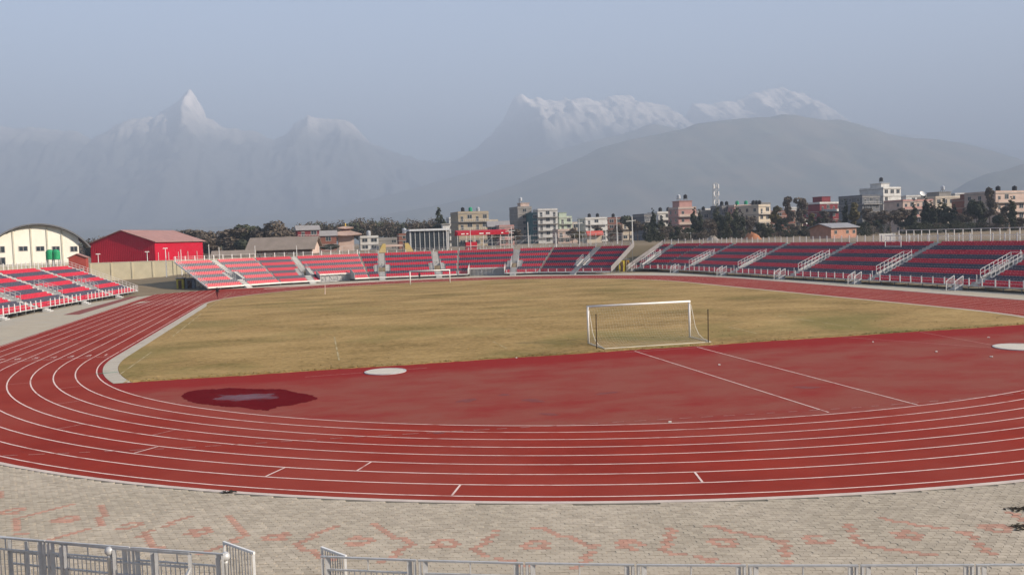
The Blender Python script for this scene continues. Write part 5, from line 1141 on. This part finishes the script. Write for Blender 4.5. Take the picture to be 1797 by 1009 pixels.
# raised platform rails at the back of the right stand
rt = bpy.data.objects['grandstand']; RW = np.array([-ru[1], ru[0]]); Db = NROW*TD
def RP(s, wv, z): return (*(RA+ru*s+RW*wv), z)
zt_ = Z0+RS*17; sA = s_of(46.5); mbp = MB()
for k in range(28):
    s_ = sA+3.5+k*1.5; mbp.bar(RP(s_,Db+.9,zt_-.1), RP(s_,Db+.9,zt_+1.9), .08)
for dz in (1.9, 1.0): mbp.bar(RP(sA+3.5,Db+.9,zt_+dz), RP(sA+3.5+27*1.5,Db+.9,zt_+dz), .07)
obj('platform_rail', mbp.mesh('platform_rail', m_rail), rt)
for k in range(16): s_ = sA+k*.22; obj('slat', MB().bar(RP(s_,Db+.35,zt_+.1), RP(s_,Db+.35,zt_+1.5), .10, .03).mesh('slat', m_rail), rt)
pf = MB()
for ds in (3.6, 6.8):
    for dw in (-1.6, -.1): pf.bar(RP(sA+ds,Db+dw,zt_-1.6), RP(sA+ds,Db+dw,zt_+1.2), .09)
for dz in (-.35, .5, 1.2): pf.bar(RP(sA+3.6,Db-1.6,zt_+dz), RP(sA+6.8,Db-1.6,zt_+dz), .08); pf.bar(RP(sA+3.6,Db-1.6,zt_+dz), RP(sA+3.6,Db-.1,zt_+dz), .08)
for k in range(9): pf.bar(RP(sA+3.6+k*.4,Db-1.6,zt_+.5), RP(sA+3.6+k*.4,Db-1.6,zt_+1.2), .03)
obj('camera_platform', pf.mesh('camera_platform', m_rail), rt)

# ---------------------------------------------------------------- trees
G1 = 'trees behind the red shed'; G2 = 'trees before the town on the right'
for u, vt, Y, w_, key, lab in [(172,409,260,14,'d1','dark tree showing between the arched hall and the red shed'),(205,404,290,15,'g1','far grey-green tree just above the red shed ridge'),(288,392,235,17,'s1','spreading brown tree above the red shed roof'),(318,401,250,13,'b1','low brown tree right of the spreading brown tree'),
    (345,404,245,12,'b2','thin brown tree above the right end of the red shed'),(380,388,240,12,'s1','tall flat-topped brown tree between the sheds'),(405,402,235,11,'b2','bare brown tree with a pale trunk between the sheds'),(428,384,245,13,'g1','round green-brown tree left of the long shed'),(452,388,255,14,'d1','dark green tree above the left end of the long shed'),
    (475,384,240,15,'b1','round brown tree above the long shed roof'),(500,396,250,12,'b1','lower brown tree above the right half of the long shed'),(425,412,215,8,'d1','small dark tree in front of the tree group'),(362,415,215,9,'b2','small bare tree in front of the tree group')]:
    tree('broadleaf_tree', key, u, vt, Y, w_, lab, G1)
tree('conifer_tree','co',770,365,260,7.5,'dark conifer standing above the wood left of the tan block','conifers')
tree('conifer_tree','d1',990,374,310,5,'dark bushy tree before the pale green stepped house','conifers')
tree('broadleaf_tree','g1',1104,371,300,10,'green tree between the brick block and the dark block',G2); tree('broadleaf_tree','b1',1085,392,240,6,'small brown tree beside the tall pale poles',G2)
tree('broadleaf_tree','y1',1015,405,200,5,'yellowish small tree before the white balcony block',G2); tree('broadleaf_tree','d1',580,425,160,6.5,'low dark green bush beside the long shed gable',G1)
for u, vt, Y, w_, key, lab in [(1146,365,220,2.2,'cy','leftmost dark cypress of the row behind the right stand'),(1161,380,218,2.2,'cy','dark cypress left of the white terraced house'),(1176,388,215,2.4,'cy','short dark cypress before the white terraced house'),(1217,364,225,2.4,'cy','dark cypress hugging the right side of the pink tower house'),(1228,367,222,2.0,'cy','thin dark cypress right of the pink tower house'),
    (1257,357,225,2.6,'cg','tall brown-green cypress below the telecom tower'),(1291,358,222,2.4,'cg','tall cypress before the pale pink long house'),(1303,372,215,2.2,'cy','shorter dark cypress before the pale pink long house'),(1362,358,215,4.5,'y1','tall thin yellow-brown tree right of the corner house'),
    (1382,346,225,5.0,'b2','tall thin bare tree with pale twigs, left of two'),(1406,348,228,6.5,'b2','tall bare tree with brown crown, right of two'),(1424,372,210,4.5,'y1','yellow-brown tree left of the brick hut'),(1447,370,208,4.5,'b2','brown thin tree behind the brick hut roof'),
    (1484,349,195,2.0,'cy','tall dark cypress right of the brick hut'),(1499,352,192,4.8,'y1','green-yellow poplar right of the tall cypress'),(1514,385,180,6.5,'d1','dark shrub-like tree between hut and brown tree'),(1562,357,170,11.5,'s1','wide brown-crowned tree with forked pale trunk behind the right stand'),
    (1535,378,185,7,'d1','dark tree left of the wide brown tree'),(1604,356,172,2.6,'cy','first dark cypress right of the wide brown tree'),(1625,344,172,2.6,'cy','tallest dark cypress before the long peach house'),(1640,360,170,2.2,'cy','narrow cypress between two taller ones'),(1657,348,172,2.8,'cg','brown-green cypress before the cream row house'),
    (1660,366,165,5,'d1','dark round tree below the brown-green cypress'),(1690,372,165,6,'b1','brown tree before the cream row house'),(1713,338,160,6.0,'d1','dark tall tree left of the peach balcony house'),(1737,330,165,4.2,'b2','thin twiggy tree rising above the roofs at right'),(1776,344,140,2.0,'cg','slim cypress before the large peach house'),(1752,372,150,5,'d1','dark shrub tree below the large peach house'),(1793,380,150,6,'b1','brown tree cut by the right photo edge'),(1590,385,180,6,'d1','dark low tree right of the forked trunk')]:
    tree('cypress_tree' if key in ('cy','cg') else 'broadleaf_tree', key, u, vt, Y, w_, lab, G2)
for u, vt, Y, w_, key, lab in [(1438,380,190,5,'h1','dark bush tree below the maroon house, left'),(1468,384,185,5,'h3','brown bush tree behind the brick hut ridge'),(1520,366,185,5,'b2','thin bare tree before the slate hotel wing'),(1546,372,188,6,'b1','brown round tree before the pale hotel'),(1580,366,182,5,'b2','thin bare tree right of the wide brown crown'),(1598,372,178,5,'h1','dark bush tree left of the first dark cypress'),
    (1634,352,178,2.4,'cy','dark cypress just right of the tallest one'),(1648,356,180,2.4,'cy','dark cypress before the join of peach and cream houses'),(1674,358,172,2.6,'cy','dark cypress before the middle of the cream row house'),(1700,362,170,6,'b1','brown round tree left of the tall dark tree'),(1724,352,168,2.4,'cg','green cypress between the tall dark tree and the twiggy tree'),(1764,362,150,4,'b2','thin bare tree before the large peach house'),
    (1004,398,225,5,'b1','small brown tree before the pale green stepped house'),(1048,398,215,5,'b2','thin bare tree before the white balcony block'),(1074,400,210,5,'h3','brown bush at the foot of the brick block'),(868,404,215,6,'b1','brown tree before the dark gabled house'),(905,402,215,5,'b2','thin bare tree left of the tall grey block foot'),(1118,384,235,7,'b1','brown tree right of the tallest white pole'),(1136,392,215,5,'h1','dark bush at the left end of the cypress row')]:
    tree('cypress_tree' if key in ('cy','cg') else 'broadleaf_tree', key, u, vt, Y, w_, lab, G2)
hd = [(1152,392),(1168,396),(1190,398),(1208,400),(1226,385),(1244,384),(1262,378),(1278,372),(1296,380),(1316,378),(1332,392),(1345,392),(1372,385),(1395,392),(1415,398),(1610,392),(1625,390),(1645,392),(1675,388),(1700,392),(1722,388),(1745,396)]
where = ['under the white terraced house, leftmost','second from left under the white terraced house','before the pink tower house, left','before the pink tower house, right','left of the telecom tower','just left below the telecom tower','below the telecom tower','right below the telecom tower','before the pale pink long house, left','before the pale pink long house, right','left of the corner house','before the corner house','below the yellow-brown tree','below the bare trees, left','below the bare trees, right','under the tallest cypress, left','under the tallest cypress','under the tallest cypress, right','before the cream row house','before the brick roof-clutter house, left','before the brick roof-clutter house, right','left below the large peach house']
for k, (u, vt) in enumerate(hd): tree('hedge_tree', ('h1','h3','h1','h2')[k % 4], u, vt-2, 196-(k%3)*6 if u < 1500 else 158, 6.5 if u < 1500 else 5.5, 'dark bushy tree '+where[k], 'dark hedge trees behind the right stand')
ug = []; umi = []; g = np.random.default_rng(33)
uc = []
for kk_ in ('h1','h2','h3'):
    cm = TREES[kk_][0]; a = np.zeros(len(cm.vertices)*3, np.float32); cm.vertices.foreach_get('co', a); uc.append(a.reshape(-1,4,3))
up_ = {0:[],1:[],2:[]}
for k in range(150):
    u = g.uniform(1128, 1830); Y = g.uniform(165,205) if u < 1420 else g.uniform(135,165)
    if 1415 < u < 1512: Y = g.uniform(150,175)
    p0 = at(u, 400, Y); gz_ = float(ground_z(p0[0],Y)); h = g.uniform(1.6,3.6); kk_ = int(g.choice(3, p=[.6,.2,.2])); wd = g.uniform(1.5,2.6)
    up_[kk_].append(uc[kk_][g.choice(len(uc[kk_]), 420, replace=False)]*np.array([wd,wd,h/2])+np.array([p0[0],Y,gz_+h*.48]))
for kk_ in range(3):
    a = np.concatenate(up_[kk_]); ug.append(a); umi += [kk_]*len(a)
ug = np.concatenate(ug); obj('undergrowth', npmesh('undergrowth', ug.reshape(-1,3), np.arange(len(ug)*4).reshape(-1,4), [ml_dark, ml_green, ml_brown], umi), kind='stuff', label='dark undergrowth and scrub along the bank behind the right stand', cat='scrub')
# far wood as one mass
wv = []; wf = []; g = np.random.default_rng(21)
base_cm = [TREES[k][0] for k in ('g1','b1','d1')]; co_ = []
for cm in base_cm:
    a = np.zeros(len(cm.vertices)*3, np.float32); cm.vertices.foreach_get('co', a); co_.append(a.reshape(-1,4,3))
parts = {0:[],1:[],2:[]}
for k in range(95):
    u = 520+k*3.3+g.normal(0,3); Y = g.uniform(300,360); vt = np.interp(u,[500,540,560,600,625,680,720,760,800,850],[400,384,381,384,379,378,381,380,382,392])+g.uniform(-1,5)
    p0 = at(u,vt,Y); gz_ = float(ground_z(p0[0],Y)); H = p0[2]-gz_; kk = int(g.integers(0,3)); q4 = co_[kk][g.choice(len(co_[kk]), 520, replace=False)]*np.array([5.5,5.5,H*.42])*np.array([1,1,1]); 
    q4 = q4+np.array([p0[0],Y,gz_+H*.58]); parts[kk].append(q4)
for k in range(60):
    u = -60+k*9+g.normal(0,3); Y = g.uniform(420,520); vt = np.interp(u,[-60,150,170,300,500],[430,418,412,410,405])+g.uniform(-2,4)
    p0 = at(u,vt,Y); gz_ = float(ground_z(p0[0],Y)); H = p0[2]-gz_; kk = int(g.integers(0,3)); parts[kk].append(co_[kk][g.choice(len(co_[kk]), 420, replace=False)]*np.array([9,9,H*.45])+np.array([p0[0],Y,gz_+H*.55]))
Vq = []; mi_ = []
for kk in range(3):
    a = np.concatenate(parts[kk]); Vq.append(a); mi_ += [kk]*len(a)
Vq = np.concatenate(Vq); obj('woodland', npmesh('woodland', Vq.reshape(-1,3), np.arange(len(Vq)*4).reshape(-1,4), [ml_green, ml_brown, ml_dark], mi_), kind='stuff', label='far mixed wood of green and brown trees behind the village', cat='wood')

# ---------------------------------------------------------------- hills and snow mountains
def fbm(x, y, seed, oct_=6, ridged=False):
    g = np.random.default_rng(seed); out = np.zeros_like(x); amp = 1.0; fr = 1.0; tot = 0
    for o in range(oct_):
        n_ = 64; G = g.random((n_, n_)); X_ = x*fr; Y_ = y*fr; xi = np.floor(X_).astype(int); yi = np.floor(Y_).astype(int); fx = X_-xi; fy = Y_-yi; fx = fx*fx*(3-2*fx); fy = fy*fy*(3-2*fy)
        a = G[xi%n_, yi%n_]; b = G[(xi+1)%n_, yi%n_]; c = G[xi%n_, (yi+1)%n_]; d = G[(xi+1)%n_, (yi+1)%n_]
        v = (a*(1-fx)+b*fx)*(1-fy)+(c*(1-fx)+d*fx)*fy
        if ridged: v = 1-np.abs(2*v-1)
        out += amp*v; tot += amp; amp *= 0.5; fr *= 2.03
    return out/tot
def mountain(name, prof, Y, depth, m, seed, nx=260, ny=70, rough=0.35, base=-20, freq=1/900, kind='structure', back=0.6, jag=0.03):
    P_ = np.array([at(u,v,Y)[[0,2]] for u, v in prof]); xs = np.linspace(P_[0,0], P_[-1,0], nx); crest = np.interp(xs, P_[:,0], P_[:,1]); crest = crest+(fbm(xs*freq*2.2+9, xs*0+seed, seed+3, 6, True)-0.6)*jag*(crest-base)
    ts = np.concatenate([np.linspace(-1,0,int(ny*.7)), np.linspace(0,1,int(ny*.3))[1:]]); X_, T_ = np.meshgrid(xs, ts, indexing='ij'); C_ = np.repeat(crest[:,None], len(ts), 1)
    Y_ = Y+T_*depth*np.where(T_ > 0, back, 1.0); fall = np.clip(1-np.abs(T_), 0, 1)**1.15; env = np.clip(np.abs(T_)*3.2, 0, 1)*np.clip((1-np.abs(T_))*3, 0, 1)
    nz = 0.7*fbm(X_*freq+50+0.8*fbm(X_*freq*.7, Y_*freq*.7, seed+7, 3), Y_*freq*.3+50, seed, 7, True)+0.3*fbm(X_*freq*2.1, Y_*freq*1.6, seed+1, 6, True)-0.55; Z_ = base+(C_-base)*fall+nz*env*rough*(C_-base)*(0.12+0.88*fall**1.6)
    Z_ = np.minimum(Z_, base+(C_-base)*(1-0.10*np.clip(np.abs(T_)*4,0,1)))
    V = np.stack([X_,Y_,Z_], -1).reshape(-1,3); a, b = X_.shape; i_, j_ = np.meshgrid(np.arange(a-1), np.arange(b-1), indexing='ij'); F_ = np.stack([i_*b+j_, (i_+1)*b+j_, (i_+1)*b+j_+1, i_*b+j_+1], -1).reshape(-1,4)
    return obj(name, npmesh(name, V, F_, m, smooth=True), kind=kind)
def snow_mat():
    m = bpy.data.materials.new('snow_rock'); m.use_nodes = True; N = m.node_tree.nodes; L = m.node_tree.links; b = N['Principled BSDF']; geo = N.new('ShaderNodeNewGeometry'); sp = N.new('ShaderNodeSeparateXYZ'); L.new(geo.outputs['Position'], sp.inputs[0])
    nz = N.new('ShaderNodeTexNoise'); nz.inputs['Scale'].default_value = 0.0022; nz.inputs['Detail'].default_value = 8; L.new(geo.outputs['Position'], nz.inputs['Vector'])
    ad = N.new('ShaderNodeMath'); ad.operation = 'MULTIPLY_ADD'; ad.inputs[1].default_value = 420; L.new(nz.outputs['Fac'], ad.inputs[0]); L.new(sp.outputs['Z'], ad.inputs[2])
    mr = N.new('ShaderNodeMapRange'); mr.inputs['From Min'].default_value = SNOW0; mr.inputs['From Max'].default_value = SNOW0+480; L.new(ad.outputs[0], mr.inputs['Value'])
    n2 = N.new('ShaderNodeTexNoise'); n2.inputs['Scale'].default_value = 0.012; n2.inputs['Detail'].default_value = 6; L.new(geo.outputs['Position'], n2.inputs['Vector']); r2 = N.new('ShaderNodeValToRGB'); r2.color_ramp.elements[0].position = .36; r2.color_ramp.elements[0].color = (.50,.47,.45,1); r2.color_ramp.elements[1].position = .5; r2.color_ramp.elements[1].color = (.82,.74,.68,1); L.new(n2.outputs['Fac'], r2.inputs['Fac'])
    mx = N.new('ShaderNodeMix'); mx.data_type = 'RGBA'; L.new(mr.outputs[0], mx.inputs['Factor']); mx.inputs[6].default_value = (.085,.09,.085,1); L.new(r2.outputs['Color'], mx.inputs[7]); L.new(mx.outputs[2], b.inputs['Base Color']); b.inputs['Roughness'].default_value = .9; return m
SNOW0 = 1160
m_snow = snow_mat(); m_hill = mat('forest_hill', (0.135,0.135,0.09), (0.065,0.072,0.048), 0.02, 0.95, c3=(0.15,0.13,0.085), s3=0.004)
mountain('snow_mountain', [(-260,246),(-120,236),(0,221),(40,226),(90,228),(137,231),(160,246),(185,232),(215,214),(245,209),(275,207),(290,192),(304,182),(318,168),(332,156),(345,172),(357,187),(362,205),(378,213),(392,222),(420,228),(450,232),(480,246),(505,236),(520,214),(540,204),(556,208),(590,211),(615,217),(632,232),(650,252),(690,268),(760,285),(800,282),(835,262),(862,238),(880,214),(893,190),(904,171),(914,167),(930,175),(947,173),(970,174),(1003,174),(1030,172),(1052,176),(1068,170),(1090,168),(1105,166),(1120,178),(1150,183),(1165,182),(1182,196),(1192,208),(1203,206),(1215,183),(1240,183),(1258,179),(1280,180),(1300,172),(1320,165),(1345,157),(1369,155),(1392,160),(1410,165),(1430,176),(1450,186),(1462,200),(1485,214),(1540,225),(1640,245),(1760,262),(1900,270),(2100,280)], 9000, 3000, m_snow, 5, 760, 150, 0.60, freq=1/330, jag=0.05)
mountain('foothill', [(-300,395),(-100,392),(60,390),(200,388),(340,384),(480,376),(600,362),(700,338),(800,310),(880,288),(950,272),(1020,252),(1090,235),(1140,219),(1175,222),(1230,240),(1330,262),(1480,280),(1700,300),(1900,310),(2100,320)], 6800, 2000, m_hill, 8, 260, 60, 0.25, freq=1/600)
mountain('foothill', [(-400,410),(-200,408),(0,406),(160,404),(320,400),(480,394),(640,382),(760,362),(850,342),(905,324),(960,302),(1010,280),(1060,257),(1100,246),(1150,237),(1200,226),(1220,218),(1260,213),(1300,209),(1350,206),(1375,201),(1400,203),(1440,210),(1475,212),(1510,220),(1560,236),(1610,243),(1650,246),(1690,252),(1720,258),(1760,272),(1800,286),(1900,310),(2100,345)], 5000, 1700, m_hill, 11, 320, 70, 0.28, freq=1/450)
mountain('foothill', [(1600,372),(1650,352),(1700,318),(1730,306),(1760,300),(1797,288),(1850,284),(1950,280),(2100,285)], 3200, 1000, m_hill, 14, 120, 40, 0.25, freq=1/300)

# ---------------------------------------------------------------- haze
hm = bpy.data.materials.new('haze'); hm.use_nodes = True; N = hm.node_tree.nodes; L = hm.node_tree.links; N.remove(N['Principled BSDF'])
pv = N.new('ShaderNodeVolumePrincipled'); pv.inputs['Density'].default_value = HAZE_DENSITY; pv.inputs['Color'].default_value = (0.515,0.63,0.83,1); pv.inputs['Anisotropy'].default_value = 0.0; pv.inputs['Density Attribute'].default_value = ''
L.new(pv.outputs[0], N['Material Output'].inputs['Volume'])
obj('haze', MB().box(-12500,12500,-12500,12600,-40,1850).mesh('haze', hm), kind='stuff', label='pale blue-grey haze filling the valley air', cat='haze')
